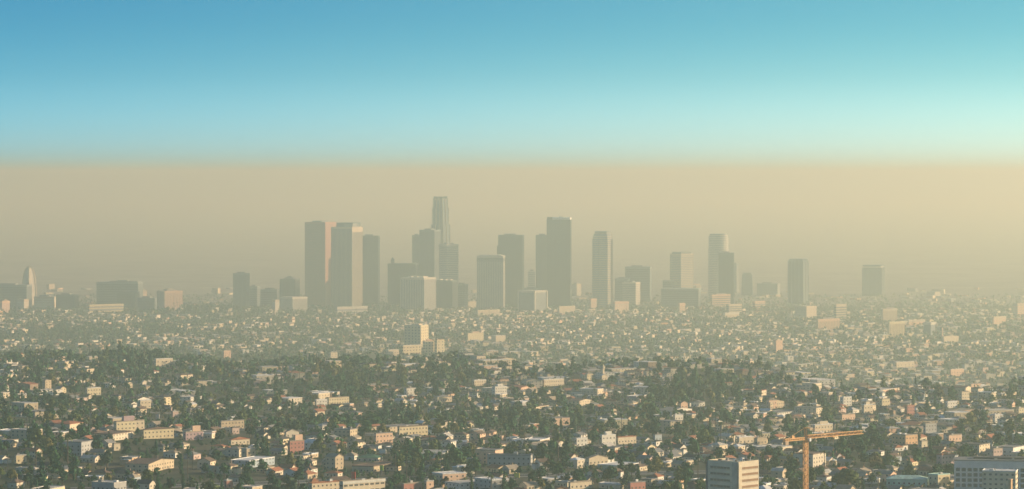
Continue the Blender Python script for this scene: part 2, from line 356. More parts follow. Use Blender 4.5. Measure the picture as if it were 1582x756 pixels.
r, W, Dp, H, s = tower('notched_block', 'dark low block with a notched roof right of the tallest tower', 672, 698, 707, 434, 9900, 22, T_DARK, T_BROWN, 'r', 6, cat='office block', penthouse=False)
for x in (-.35, -.05, .25): MB().box(W*x, W*(x+.1), -Dp*.3, Dp*.1, H+1, H+5).build('roof_plant', T_PALE, r)
tower('low_dark_annex', 'dark low annex beside the notched block', 704, 717, 723, 440, 10000, 22, T_DARK, T_GREY, 'b', 7, cat='office block')
r, W, Dp, H, s = tower('pale_boxy_tower', 'pale boxy tower with dark bands under its flat top', 737, 777, 780, 396, 9850, 5, T_PALEG, T_PALE, 'r', 8, capm=T_PALE, penthouse=False)
for z in (H-9, H-14, H-19): MB().box(-W/2-1, W/2+1, -Dp/2-1, Dp/2+1, z, z+2).build('dark_band', T_DARK, r)
MB().box(-W*.42, W*.42, -Dp*.4, Dp*.4, H+1, H+4).build('roof_screen', T_PALE, r)
r, W, Dp, H, s = tower('dark_square_tower', 'dark square tower rising behind the pale boxy tower', 770, 807, 809.5, 364, 10300, 5, T_DARK, T_BROWN, 'r', 6.5)
MB().box(-W/2-6, -W/2, -Dp*.4, Dp*.4, 0, H-40).build('side_wing', T_DARK, r)
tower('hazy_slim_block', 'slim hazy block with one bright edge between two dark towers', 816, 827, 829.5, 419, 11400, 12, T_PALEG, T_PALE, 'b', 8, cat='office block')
tower('low_hazy_block', 'low dark hazy block at the left foot of the white-capped tower', 806, 836, 840, 446, 10600, 8, T_DARK, T_GREY, 'b', 7, cat='office block')
r, W, Dp, H, s = tower('framed_box_block', 'low boxy block with a white outer frame before the white-capped tower', 801, 826, 845, 450, 9600, 38, T_GREY, T_PALE, '', cat='office block', penthouse=False, capm=T_PALE)
for x, y in ((-1, -1), (1, -1), (1, 1)): MB().cbox(x*W/2, y*Dp/2, 0, 5, 5, H).build('frame_post', T_PALE, r)
tower('left_twin_tower', 'dark tower tucked behind the left side of the white-capped tower', 828, 846, 849, 364, 10600, 6, T_DARK, T_BROWN, 'r', 6.5)
r, W, Dp, H, s = tower('white_capped_tower', 'second tallest tower, dark and flat with a gleam coloured white along its top', 845, 880.5, 883, 339.5, 10200, 5, T_DARK, T_BROWN, 'r', 6.5, cap=False, penthouse=False)
MB().box(-W*.26, W/2+.5, -Dp/2-.5, Dp/2+.5, H, H+8.5).build('gleam_cap', mat('cap gleam white', (.85, .84, .80), var=.04), r); MB().box(-W/2, -W*.262, -Dp*.4, Dp/2, H, H+9).build('plant_room', T_DARK, r)  # the gleam along the tower top is put into the cap's white colour
MB().box(0, W*.15, -Dp*.2, Dp*.2, H+8.5, H+11).build('roof_plant', T_ROOF, r)
# round-shouldered tower
r, s, zb = stack('round_shouldered_tower', 'tower with rounded shoulders and fine floor bands standing alone right of centre', [(16.8, 16.8, None, 370), (16.2, 14.2, 370, 362), (13.2, 12.4, 362, 357.5)], 931, 10100, 8, shaft=T_GREY, trim=T_STONE, style='b', ph=.45)
zt = CZ-(368-HY)*s-zb
MB().box(13.6*s, 15.6*s, -9*s, 0, 0, zt-4).build('side_fin', T_STONE, r)
tower('stepped_block', 'broad stepped hazy block right of the round-shouldered tower', 966, 1004, 1008.5, 413, 10700, 8, T_DARK, T_GREY, 'b', 7, cat='office block')
tower('stepped_wing', 'lower wing left of the broad stepped hazy block', 950, 970, 974, 431, 10600, 10, T_DARK, T_GREY, 'b', 7, cat='office block')
tower('pale_front_block', 'small pale block before the broad stepped hazy block', 962, 982, 990, 437, 10400, 20, T_PALEG, T_PALE, 'b', 7, cat='office block')
tower('far_twin_block', 'tiny pale twin block right of the white-capped tower', 884, 891, 898, 439, 11200, 40, T_PALE, T_STONE, 'r', 9, cat='office block')
r, W, Dp, H, s = tower('two_toned_tower', 'squat tower with a pale right side and small set-in top', 1036, 1052, 1072, 393, 10500, 52, T_PALEG, T_STONE, 'b', 7, penthouse=False)
MB().box(-W*.4, W*.42, -Dp*.42, Dp*.4, H+1, H+8).build('set_in_top', T_GLASS, r)
tower('broad_base_block', 'broad dark block below the squat two-toned tower', 1022, 1079, 1085, 447, 10100, 9, T_DARK, T_GREY, 'b', 7, cat='office block', penthouse=False)
tower('broad_base_wing', 'raised left end of the broad dark block under two-toned tower', 1024, 1038, 1042, 434, 10250, 15, T_DARK, T_GREY, 'b', 7, cat='office block', penthouse=False)
r, s, zb = stack('round_tower', 'round pale tower with ringed floors and a sunlit right side', [(15.8, 15.8, None, 385), (15.2, 15.2, 385, 365.5), (13.8, 13.6, 365.5, 361.5)], 1110, 10700, 24, shaft=T_PALEG, trim=T_PALE, style='b')
tower('dark_front_tower', 'dark flat slab tower in front of the round pale tower', 1110.5, 1133, 1135.5, 391.5, 10300, 6, T_DARK, T_BROWN, 'r', 6.5)
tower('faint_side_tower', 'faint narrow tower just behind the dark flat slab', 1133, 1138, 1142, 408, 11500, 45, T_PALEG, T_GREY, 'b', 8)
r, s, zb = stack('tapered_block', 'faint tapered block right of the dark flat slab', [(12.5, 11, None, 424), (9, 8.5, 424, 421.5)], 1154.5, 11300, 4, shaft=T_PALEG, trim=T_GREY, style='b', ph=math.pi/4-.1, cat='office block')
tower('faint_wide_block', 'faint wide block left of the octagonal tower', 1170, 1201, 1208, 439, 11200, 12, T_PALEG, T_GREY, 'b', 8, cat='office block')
r, s, zb = stack('octagonal_tower', 'eight-sided glass tower with chamfered top standing alone at right', [(16.6, 16.4, None, 404), (16.2, 13.5, 404, 400)], 1233, 10500, 8, shaft=T_GLASS, trim=T_GREY, style='r', ph=math.pi/8)
r, W, Dp, H, s = tower('capped_tower', 'rightmost hazy tower with a wide overhanging cap', 1333, 1362, 1370, 414, 11200, 14, T_GLASS, T_GREY, 'r', 7, cap=False, penthouse=False)
MB().box(-W*.44, W*.44, -Dp*.44, Dp*.44, H, H+6).build('recessed_neck', T_PALE, r); MB().box(-W/2+1, W/2-1, -Dp/2+1, Dp/2-1, H+6, H+11).build('cap', T_GLASS, r)
# low blocks at the foot of the skyline
def low(name, label, x0, xm, x1, yt, yb, a, wall, trim, style='b', pitch=6.5, pent=False):
    _, D_ = at_ground(xm, yb)
    return tower(name, label, x0, xm, x1, yt, D_/FAR, a, wall, trim, style, pitch, cat='building', penthouse=pent)
low('sunlit_office_block', 'bright tan office block with window bands at the foot of the round tower', 1098, 1100, 1130, 456, 476, 66, T_BROWN, WM['peach'], 'b', 8, True)
low('cream_office_block', 'cream office block right of the tan one under the round tower', 1122, 1126, 1147, 471, 488, 58, T_BROWN, WM['cream'], 'b', 7)
low('long_cream_block', 'long low cream block with a step below the bright tan office', 1117, 1120, 1143, 484, 492, 62, WM['cream'], WM['white'], '')
low('peach_low_block', 'peach low block between round tower and octagonal tower', 1163, 1166, 1183, 466, 478, 60, T_BROWN, WM['peach'], 'b', 7)
low('octagon_foot_block', 'cream block with window rows at the foot of the octagonal tower', 1230, 1246, 1263, 474, 494, 45, WM['beige'], WM['cream'], 'b', 7)
low('banded_cream_block', 'cream block with dark window bands right of the octagonal tower', 1289, 1292, 1309, 471, 496, 62, T_BROWN, WM['cream'], 'b', 8)
low('wide_tan_block', 'wide tan block with a raised middle below the octagonal tower', 1261, 1264, 1300, 494, 512, 66, WM['tan'], WM['peach'], 'r', 8, True)
low('square_tan_block', 'square tan block under the rightmost hazy tower', 1362, 1364, 1388, 478, 500, 62, WM['tan'], WM['beige'], 'r', 7, True)
low('vertical_finned_block', 'cream block with vertical fins under the rightmost tower', 1372, 1374, 1400, 498, 522, 62, WM['tan'], WM['pale yellow'], 'r', 8)
low('long_peach_block', 'long peach block right of the vertical-finned block', 1403, 1404, 1432, 495, 506, 66, WM['peach'], WM['beige'], '')
low('white_slab_block', 'narrow white slab with dark left face near the right edge', 1428, 1438, 1446, 499, 518, 42, T_GREY, WM['white'], '')
low('edge_peach_block', 'peach block with stepped roof near the right edge of skyline', 1533, 1535, 1557, 490, 505, 62, WM['peach'], WM['cream'], 'b', 7)
low('hazy_edge_block', 'hazy pink block at the far right edge', 1566, 1572, 1600, 469, 490, 60, WM['peach'], T_STONE, 'b', 8)
low('pale_row_block', 'pale row block under the white-capped tower', 862, 864, 889, 474, 486, 62, WM['beige'], WM['cream'], 'b', 7)
low('tall_cream_block', 'small tall cream block left of the round-shouldered tower', 910, 913, 922, 462, 480, 55, WM['beige'], WM['peach'], 'b', 7)
low('cream_cluster_block', 'cream cluster block right of the round-shouldered tower', 947, 950, 972, 467, 484, 60, WM['beige'], WM['peach'], 'b', 7)
low('orange_side_block', 'small orange-lit block below the broad dark block', 1048, 1050, 1059, 469, 484, 55, WM['tan'], WM['peach'], 'b', 7)
low('beige_low_block', 'beige low block below the pale boxy tower', 676, 680, 735, 468, 478, 70, WM['beige'], WM['cream'], 'b', 8)
low('arched_hall', 'pale low hall below the pale boxy tower', 735, 738, 772, 480, 490, 68, WM['beige'], WM['cream'], '')

# ------------------------------------------------------------------ houses: shapes shared by the nearest ones and by the mass behind
def house_geo(W, Dp, h, rt, rh, base=-3.0, ov=.5):
    """(wall verts, faces), (roof verts, faces) of a house standing on the origin, ridge along x"""
    X, Y = W/2, Dp/2
    wv = [(-X,-Y,base),(X,-Y,base),(X,Y,base),(-X,Y,base),(-X,-Y,h),(X,-Y,h),(X,Y,h),(-X,Y,h)]
    wf = [(0,1,5,4),(1,2,6,5),(2,3,7,6),(3,0,4,7)]
    if rt == 'gable':
        wv += [(-X,0,h+rh),(X,0,h+rh)]; wf += [(5,6,9),(7,4,8)]
        k = rh/Y; e = h-k*ov; a = X+ov; b = Y+ov; t_ = .22
        rv = [(-a,-b,e),(a,-b,e),(a,0,h+rh),(-a,0,h+rh),(a,b,e),(-a,b,e)]; rv = [(x,y,z+.03) for x,y,z in rv]+[(x,y,z+t_) for x,y,z in rv]
        rf = [(6,7,8,9),(9,8,10,11),(0,3,2,1),(3,5,4,2),(0,1,7,6),(5,11,10,4),(1,2,8,7),(2,4,10,8),(0,6,9,3),(3,9,11,5)]
    elif rt == 'hip':
        a = X+ov; b = Y+ov; k = max(a-b, 0.2)
        rv = [(-a,-b,h),(a,-b,h),(a,b,h),(-a,b,h),(-a,-b,h+.2),(a,-b,h+.2),(a,b,h+.2),(-a,b,h+.2),(-k,0,h+rh),(k,0,h+rh)]
        rf = [(3,2,1,0),(0,1,5,4),(1,2,6,5),(2,3,7,6),(3,0,4,7),(4,5,9,8),(6,7,8,9),(5,6,9),(7,4,8)]
    else:
        wf += [(4,5,6,7)]; a = X+.12; b = Y+.12; i = .35
        rv = [(-a,-b,h-.25),(a,-b,h-.25),(a,b,h-.25),(-a,b,h-.25),(-a,-b,h+.5),(a,-b,h+.5),(a,b,h+.5),(-a,b,h+.5),
              (-a+i,-b+i,h+.5),(a-i,-b+i,h+.5),(a-i,b-i,h+.5),(-a+i,b-i,h+.5),(-a+i,-b+i,h+.12),(a-i,-b+i,h+.12),(a-i,b-i,h+.12),(-a+i,b-i,h+.12)]
        rf = [(0,1,5,4),(1,2,6,5),(2,3,7,6),(3,0,4,7),(4,5,9,8),(5,6,10,9),(6,7,11,10),(7,4,8,11),(8,9,13,12),(9,10,14,13),(10,11,15,14),(11,8,12,15),(12,13,14,15)]
    return (wv, wf), (rv, rf)
def wing_geo(W, Dp, h, wing):
    """a lower wing set against one end of the house"""
    k, q, sx, sy, hh = wing; w2, d2, h2 = W*k, Dp*q, max(2.5, h*hh)
    g = house_geo(w2, d2, h2, 'hip', 1.1); dx, dy = sx*(W/2+w2/2-1.0), sy*(Dp/2-d2/2-.7)
    return [([(x+dx, y+dy, z) for x, y, z in v], f) for v, f in g]
CACHE = {}
def cached(key, fn):
    if key not in CACHE: CACHE[key] = fn()
    return CACHE[key]
def window_mesh(ww=1.5, wh=1.4):
    return cached(('win', ww, wh), lambda: MB().box(-ww/2, ww/2, -.05, .10, 0, wh).mesh('window', pane))
def add_windows(root, W, Dp, H, rows, cf, cr_, ww=1.5, wh=1.4, first=1.2, step=None, sill=True):
    step = step or 3.0
    me = window_mesh(ww, wh)
    for k in range(rows):
        z = first+k*step
        if z+wh > H-.3: break
        for i in range(cf): link('window', me, root, (-W/2+W*(i+.5)/cf, -Dp/2-.04, z))
        for i in range(cr_): link('window', me, root, (W/2+.04, -Dp/2+Dp*(i+.5)/cr_, z), math.pi/2)

# ------------------------------------------------------------------ buildings that stand out among the houses
CLEAR = []          # rows: pixel box, distance; ground circle
def block(name, label, x0, xm, x1, yt, yb, a, wall, roofc='pale', rt='flat', rows=None, ww=1.2, extra=None, roofh=2.2, nmax=9, cat='building', wh=1.25):
    X_, D_ = at_ground(xm, yb); W, Dp, cx, cy, rz, s = place(x0, xm, x1, D_, a)
    zb = gz(X_, D_)-.3; H = CZ-(yt-HY)*s-zb
    if rt != 'flat': H = max(2.6, H-roofh)
    r = thing(name, label, cat, (cx, cy, zb), rz)
    (wv, wf), (rv, rf) = house_geo(W, Dp, H, rt, roofh, base=-6)
    MB().add(wv, wf).build('wall', WM[wall], r); MB().add(rv, rf).build('roof', RM[roofc], r)
    if D_ < 4800:
        n = rows or max(1, int((H-.8)/3.1)); st = (H-.6)/n
        add_windows(r, W, Dp, H, n, max(1, min(nmax, int(W/3.6))), max(1, min(nmax, int(Dp/3.6))), ww, min(wh, st-.8), first=st*.32, step=st)
    elif D_ < 9000 and yt > 540: add_windows(r, W, Dp, H, max(1, int(H/5)), max(1, min(5, int(W/7))), max(1, min(5, int(Dp/7))), 2.2, 1.7, first=1.6, step=5)
    if rt == 'flat':
        q = random.Random(name); 
        for k in range(2 if W*Dp > 150 else 1):
            u, v = q.uniform(-.3, .3)*W, q.uniform(-.3, .3)*Dp
            MB().cbox(u, v, H+.1, min(3, W*.2), min(2.4, Dp*.2), q.uniform(1, 2)).build('roof_unit', RM[q.choice(['grey', 'pale', 'white'])], r)
    if extra: extra(r, W, Dp, H)
    CLEAR.append((x0, x1, yt, yb, D_, cx, cy, .5*math.hypot(W, Dp)))
    return r, W, Dp, H

def stair(col): return lambda r, W, Dp, H: MB().box(-W*.2, W*.25, -Dp*.2, Dp*.25, H+.1, H+3.2).build('stair_house', WM[col], r)
B = block
# the yellow apartment towers in the middle distance
B('slab_apartment_tower', 'tall slab with grey shaded front and yellow sunlit end, middle distance', 624, 650, 661.5, 503, 540, 28, 'pale yellow', 'pale', extra=stair('cream'), cat='apartment block')
B('yellow_apartment_tower', 'yellow apartment tower with window grid right below the tall slab', 653, 656, 671, 527, 550, 60, 'pale yellow', 'terracotta', extra=stair('peach'), cat='apartment block')
B('narrow_yellow_tower', 'narrow yellow apartment tower, right one of the yellow pair', 671, 675, 686.5, 525, 550, 52, 'pale yellow', 'terracotta', cat='apartment block')
B('low_yellow_wing', 'low long yellow wing left of the yellow apartment towers', 621, 623, 650, 534, 549, 66, 'pale yellow', 'white', cat='apartment block')
for o in [x for x in bpy.data.objects if x.name.startswith(('slab_apartment', 'yellow_apartment', 'narrow_yellow', 'low_yellow_wing'))]:
    wl = [c for c in o.children if c.name.startswith('wall')][0].data
    H = max(v.co.z for v in wl.vertices); W = 2*max(v.co.x for v in wl.vertices); Dp = 2*max(v.co.y for v in wl.vertices)
    n = max(2, int(H/7)); add_windows(o, W, Dp, H, n, max(2, min(7, int(W/9))), max(2, min(6, int(Dp/9))), 3.0, 2.6, first=2.5, step=(H-2)/n)
B('yellow_school_block', 'yellow flat block with raised end right of the yellow towers', 721, 723, 747, 515, 529, 66, 'pale yellow', 'tan', extra=stair('peach'))
B('white_corner_block', 'white corner block right of the yellow flat block, middle distance', 759, 766, 781, 519, 530, 50, 'cream', 'white')
B('roadside_hall', 'pale low hall left of the yellow towers', 596, 600, 616, 541, 550, 60, 'cream', 'white')
B('terrace_block', 'small cream terraced block above the wooded slope, left middle', 508, 511, 521, 545, 556, 60, 'cream', 'tan')
# left
B('yellow_courtyard_block', 'long yellow apartment block with brown roof at lower left', 219, 222, 265, 661, 679, 66, 'yellow', 'brown', 'hip', roofh=2, cat='apartment block')
B('stepped_cream_block', 'cream block with pinkish upper storey left of the long yellow one', 175, 180, 207, 652, 672, 60, 'pale yellow', 'tan', extra=lambda r, W, Dp, H: MB().box(-W*.3, W*.4, -Dp*.1, Dp*.45, H+.1, H+4.5).build('upper_storey', WM['mauve'], r), cat='apartment block')
B('cream_pavilion', 'cream pavilion between stepped cream block and yellow block', 207, 209, 222, 650, 664, 60, 'cream', 'tan')
B('mauve_block', 'two-tone building, mauve below and orange above, lower left', 283, 287, 312, 668, 681, 60, 'mauve', 'tan', extra=lambda r, W, Dp, H: MB().box(-W*.4, W*.45, -Dp*.1, Dp*.35, H+.1, H+5).build('upper_storey', WM['peach'], r))
B('long_tan_block', 'long flat tan warehouse with grey side at lower left', 340, 342, 375, 651, 663, 68, 'tan', 'grey', cat='warehouse')
B('pink_cube_house', 'small bright pink cube house above the mauve building', 264, 267, 275, 636, 645, 50, 'pink', 'pale', cat='house')
B('pink_box_house', 'pink box house at the right end of the dark warehouse row', 356, 359, 369, 661, 671, 55, 'pink', 'dark', cat='house')
B('dark_sided_block', 'tan block with very dark left face at lower left', 372, 381, 394, 694, 713, 48, 'tan', 'pale')
B('orange_box_house', 'orange box house below the mauve building', 193, 196, 208, 716, 728, 55, 'orange', 'tan', cat='house')
B('yellow_cube_house', 'yellow cube house at the far lower left', 22, 25, 39, 704, 717, 58, 'yellow', 'pale', cat='house')
B('cream_cube_house', 'cream cube house left of the dark-sided tan block', 173, 176, 185, 686, 697, 55, 'cream', 'tan', cat='house')
B('coral_cube', 'coral red cube building at the bottom edge, left part', 346, 350, 359, 743, 756, 52, 'red', 'pale')
B('long_grey_store', 'long grey store with flat roof at the bottom edge, left', 139, 176, 192, 747, 761, 30, 'grey', 'pale', cat='store')
B('wide_hip_house', 'wide tan hip-roofed house right of the mauve building', 353, 357, 384, 676, 688, 62, 'cream', 'terracotta', 'hip', cat='house')
B('mid_white_row', 'white long house with shaded porch on the left hillside', 238, 241, 265, 555, 567, 62, 'cream', 'white', cat='house')
B('peach_hill_house', 'peach box house on the left hillside near the long white one', 343, 346, 356, 542, 554, 55, 'peach', 'tan', cat='house')
B('tan_end_house', 'tall pale end-lit house at upper left slope', 65, 70, 78, 588, 605, 40, 'tan', 'tan', cat='house')
B('low_pale_house', 'pale yellow low house beside the slope trees at left', 132, 135, 154, 600, 611, 62, 'pale yellow', 'white', cat='house')
B('white_square_house', 'white square two-storey house left of centre slope', 214, 217, 232, 619, 631, 55, 'cream', 'white', cat='house')
# centre
B('yellow_window_block', 'long yellow block with a row of dark windows, lower centre', 614, 617, 660, 660, 673, 66, 'yellow', 'brown', cat='apartment block', nmax=12)
B('salmon_block', 'salmon flat block left below the long yellow window block', 578, 581, 606, 670, 685, 60, 'peach', 'grey')
B('grey_long_shed', 'long grey shed left of the salmon block', 515, 541, 551, 664, 676, 25, 'tan', 'grey', cat='warehouse')
B('pink_villa', 'pink villa with cream gabled upper part, lower centre left', 444, 448, 469, 682, 701, 56, 'red', 'tan', cat='house', extra=lambda r, W, Dp, H: MB().box(-W*.45, W*.3, -Dp*.1, Dp*.42, H+.1, H+5).build('upper_storey', WM['peach'], r))
B('cream_gable_house', 'cream gabled house above the pink villa', 439, 442, 461, 664, 677, 58, 'beige', 'tan', 'gable', cat='house')
B('white_apartment_row', 'low white apartment row on the centre slope', 486, 489, 505, 618, 628, 62, 'white', 'white', cat='apartment block')
B('peach_apartment_row', 'long peach apartment row right of the low white row', 505, 508, 538, 615, 625, 68, 'pale yellow', 'tan', cat='apartment block')
B('white_balcony_house', 'white house with dark balcony windows on the centre slope', 624, 628, 642, 600, 615, 52, 'white', 'grey', cat='house')
B('white_hill_villa', 'white stepped villa on the slope under the pale boxy tower', 760, 765, 783, 598, 612, 52, 'white', 'white', cat='house', extra=stair('white'))
B('flat_cream_villa', 'flat cream villa left above the white stepped villa', 730, 733, 751, 588, 597, 60, 'cream', 'white', cat='house')
B('cream_twin_house', 'cream house pair above the long yellow window block', 672, 676, 698, 611, 622, 58, 'cream', 'grey', 'hip', cat='house')
B('grey_school', 'long grey-green school with regular windows, lower centre', 753, 820, 824, 704, 720, 12, 'grey', 'grey', cat='school', nmax=14)
B('tan_warehouse', 'tan gabled warehouse at the lower centre', 502, 518, 530, 702, 726, 38, 'tan', 'tan', 'gable', cat='warehouse')
B('white_terrace_block', 'white long building with window band at the bottom edge, centre', 524, 530, 593, 745, 764, 62, 'cream', 'tan', rows=2, ww=3.2, cat='office block', nmax=8, extra=lambda r, W, Dp, H: MB().box(W/2-.02, W/2+.25, -Dp/2-.2, Dp/2+.2, H-1.6, H+.3).build('fascia', WM['white'], r))
B('cream_rooftop_block', 'cream low block left of the white long building, bottom edge', 476, 482, 526, 747, 762, 62, 'cream', 'terracotta')
B('orange_kiosk', 'orange-roofed small building above the bottom edge, left of centre', 478, 482, 491, 741, 749, 50, 'orange', 'terracotta', 'hip', cat='kiosk')
B('green_roof_hall', 'low hall with dull green roof, lower centre', 551, 584, 590, 703, 714, 12, 'beige', 'green', 'hip', roofh=2.5, cat='hall')
B('red_shop_row', 'row of reddish shops at the bottom edge, centre', 620, 624, 652, 748, 762, 60, 'red', 'tan', cat='shop')
B('peach_corner_shop', 'peach corner shop right of the reddish shop row', 655, 659, 670, 744, 760, 55, 'peach', 'pale', cat='shop')
# right of centre
B('white_motel_wing', 'low white block with two window rows, left one of a white trio', 888, 891, 908, 678, 690, 58, 'white', 'white', cat='apartment block')
B('white_motel_block', 'tall white block, middle one of the white trio', 926, 930, 952, 673, 688, 58, 'white', 'white', cat='apartment block', extra=stair('white'))
B('peach_motel_row', 'long peach-white block, right one of the white trio', 951, 955, 984, 676, 687, 66, 'cream', 'terracotta', cat='apartment block')
B('cream_ranch_house', 'wide cream house on the slope right of centre', 838, 841, 872, 587, 598, 66, 'cream', 'white', cat='house')
B('round_yellow_house', 'yellow tower-like house on the slope right of centre', 903, 907, 917, 576, 588, 50, 'pale yellow', 'tan', 'hip', cat='house')
B('steepled_chapel', 'pale chapel with thin steeple above the grove', 927, 930, 938, 578, 588, 52, 'cream', 'white', 'gable', cat='chapel', extra=lambda r, W, Dp, H: MB().cbox(-W*.3, 0, H, 3, 3, 9).prism(ngon(2.2, 4, .785), H+9, H+15, ngon(.2, 4, .785)).build('steeple', WM['cream'], r))
B('red_roof_house', 'house with bright terracotta roof, right of centre', 936, 939, 953, 617, 626, 60, 'peach', 'terracotta', 'hip', cat='house')
B('white_angled_hall', 'white low hall with gable roof, lower right of centre', 905, 910, 940, 704, 720, 56, 'cream', 'tan', 'gable', cat='hall')
B('teal_box', 'pale blue-grey box building among dark trees', 1009, 1012, 1023, 672, 683, 45, 'blue grey', 'grey')
B('orange_chalet', 'orange-peach house right of the dark grove', 1184, 1188, 1201, 619, 632, 58, 'peach', 'tan', cat='house')
B('red_barn', 'dark red flat building at the bottom edge beside the office tower', 970, 974, 998, 746, 760, 60, 'red', 'grey')
B('cream_shop_row', 'cream shop row at the bottom edge right of centre', 878, 881, 915, 746, 757, 64, 'cream', 'tan', cat='shop')
B('pink_gable_house', 'pink-cream gabled house right of the dark grove', 1049, 1052, 1063, 620, 632, 55, 'peach', 'brown', 'gable', cat='house')
B('white_grove_house', 'white house at the edge of the dark grove', 1068, 1072, 1090, 619, 629, 58, 'white', 'grey', 'hip', cat='house')
B('white_slope_house', 'white house just below the dark grove', 1040, 1043, 1056, 642, 650, 58, 'white', 'white', cat='house')
B('cream_row_block', 'cream row with flat roofs left of the crane', 1139, 1142, 1166, 676, 687, 64, 'cream', 'white', cat='apartment block')
B('tan_row_block', 'tan row right of the cream flat-roofed row', 1167, 1170, 1186, 677, 688, 60, 'tan', 'tan', cat='apartment block')
# right
B('framed_facade_block', 'cream block with a gridded facade behind the crane jib', 1256, 1259, 1289, 657, 670, 66, 'cream', 'white', cat='apartment block', extra=stair('cream'))
B('orange_twin_block', 'orange-lit twin block right of the crane peak', 1298, 1301, 1323, 641, 651, 62, 'peach', 'tan', cat='apartment block')
B('big_tan_chalet', 'tan chalet with broad gable left above the crane', 1185, 1190, 1214, 619, 632, 40, 'tan', 'pale', 'gable', cat='house')
B('white_cliff_house', 'white house with tall wall, right of the crane top', 1298, 1303, 1317, 614, 628, 52, 'white', 'white', cat='house')
B('yellow_box_villa', 'yellow box villa among right slope houses', 1359, 1363, 1376, 617, 630, 58, 'yellow', 'tan', cat='house')
B('red_pink_house', 'red-pink narrow house on the right slope', 1398, 1402, 1414, 627, 642, 52, 'red', 'terracotta', cat='house')
B('stepped_cream_house', 'cream house stepping down the right slope', 1331, 1335, 1350, 626, 640, 55, 'cream', 'white', cat='house', extra=stair('cream'))
B('orange_apartment_block', 'orange sunlit apartment block with grey shaded side, right', 1380, 1399, 1420, 673, 688, 48, 'orange', 'tan', cat='apartment block')
B('grey_gridded_block', 'grey block with gridded windows right of the orange apartments', 1427, 1430, 1449, 655, 673, 58, 'grey', 'tan', cat='apartment block')
B('cream_cube_villa', 'cream cube villa below the orange apartment block', 1420, 1424, 1434, 682, 693, 52, 'cream', 'tan', cat='house')
B('white_lodge', 'white lodge with tan roof below orange apartments', 1379, 1383, 1397, 688, 698, 58, 'white', 'terracotta', 'hip', cat='house')
B('brick_store', 'red brick store with cream sunlit side, lower right', 1448, 1455, 1478, 703, 718, 52, 'mauve', 'terracotta', cat='store')
B('peach_store_row', 'peach store row on the right, above the white office', 1463, 1466, 1488, 673, 683, 62, 'peach', 'tan', cat='store')
B('tall_cream_house', 'tall cream house on the upper right slope', 1482, 1486, 1499, 606, 622, 52, 'cream', 'tan', cat='house')
B('white_box_row', 'white boxy house on the right slope', 1461, 1464, 1481, 621, 631, 60, 'white', 'white', cat='house')
B('small_white_block', 'small white tall house at right, above the brick store', 1534, 1537, 1546, 641, 654, 50, 'white', 'white', cat='house')
B('coral_house', 'coral red house behind the white office building', 1532, 1535, 1551, 694, 709, 55, 'pink', 'tan', cat='house')
B('yellow_edge_house', 'pale yellow house at the right edge', 1570, 1574, 1588, 631, 641, 58, 'pale yellow', 'tan', cat='house')
B('flat_cream_store', 'cream flat store on the right, middle distance', 1383, 1385, 1416, 560, 570, 66, 'cream', 'white', cat='store')
B('far_white_store', 'white wide store at far right middle distance', 1467, 1469, 1492, 571, 582, 66, 'peach', 'white', cat='store')
B('belfry_church', 'pale church with a square belfry at right, middle distance', 1455, 1458, 1484, 519, 530, 60, 'cream', 'tan', 'gable', cat='church', extra=lambda r, W, Dp, H: MB().box(-W*.5, -W*.1, -Dp*.5, -Dp*.5+W*.4, H-1, H+24).build('belfry', WM['peach'], r))
B('peach_tower_house', 'peach tower-like block with white top, right middle distance', 1195, 1199, 1210, 526, 545, 50, 'peach', 'tan', extra=stair('cream'))
# mint and yellow apartments
B('mint_long_roof', 'long low building with pale mint roof, lower right', 1371, 1432, 1438, 736, 752, 12, 'mint', 'mint', 'hip', roofh=2.5, cat='hall')
B('yellow_mint_block', 'small bright yellow building with mint side beside the mint roof', 1436, 1449, 1470, 734, 752, 52, 'yellow', 'mint', cat='apartment block')

# ------------------------------------------------------------------ near office tower at the bottom edge
X_, D_ = at_ground(1141, 800) if False else ((1141-HX)/F*2230, 2230)
s = D_/F; a = math.radians(42)
W = (1141-1096)*s/math.cos(a); Dp = (1175-1141)*s/math.sin(a); zb = gz(X_, D_); H = CZ-(716-HY)*s-zb
lx, ly = W/2, -Dp/2; ca, sa = math.cos(-a), math.sin(-a)
r = thing('office_tower', 'grey office tower with cream sunlit side and brown window bands, bottom edge', 'office building', (X_-(lx*ca-ly*sa), D_-(lx*sa+ly*ca), zb), -a)
CLEAR.append((1080, 1180, 712, 800, D_, X_, D_+20, 24))
MB().box(-W/2, W/2, -Dp/2, Dp/2, -5, H).build('wall', mat('office panel', (.60, .51, .38), var=.08), r)
bronze = mat('bronze glazing', (.26, .13, .06), rough=.35, spec=.5); frame_m = mat('panel joint', (.33, .30, .26))
nfl = int(H/4.2)
for k in range(nfl):
    z = H-4.6-k*4.2
    o = MB().box(-W*.42, W*.22, -Dp/2-.03, -Dp/2+.3, z, z+1.5).build('window_band', pane, r)
    for i in range(7): MB().box(-W*.42+W*.64*i/6-.08, -W*.42+W*.64*i/6+.08, -Dp/2-.1, -Dp/2-.03, z, z+1.5).build('mullion', frame_m, o)
    o = MB().box(W/2-.3, W/2+.03, -Dp*.32, Dp*.46, z, z+1.6).build('window_band', bronze, r)
    for i in range(9): MB().box(W/2+.03, W/2+.12, -Dp*.32+Dp*.78*i/8-.08, -Dp*.32+Dp*.78*i/8+.08, z, z+1.6).build('mullion', bronze, o)
    MB().box(-W/2-.2, W/2+.06, -Dp/2-.08, Dp/2+.06, z-.45, z-.25).build('panel_joint', frame_m, r)
    MB().box(-W/2-3.4, -W/2-.2, -Dp*.3, Dp*.35, z, z+2.6).build('side_window', pane, r)
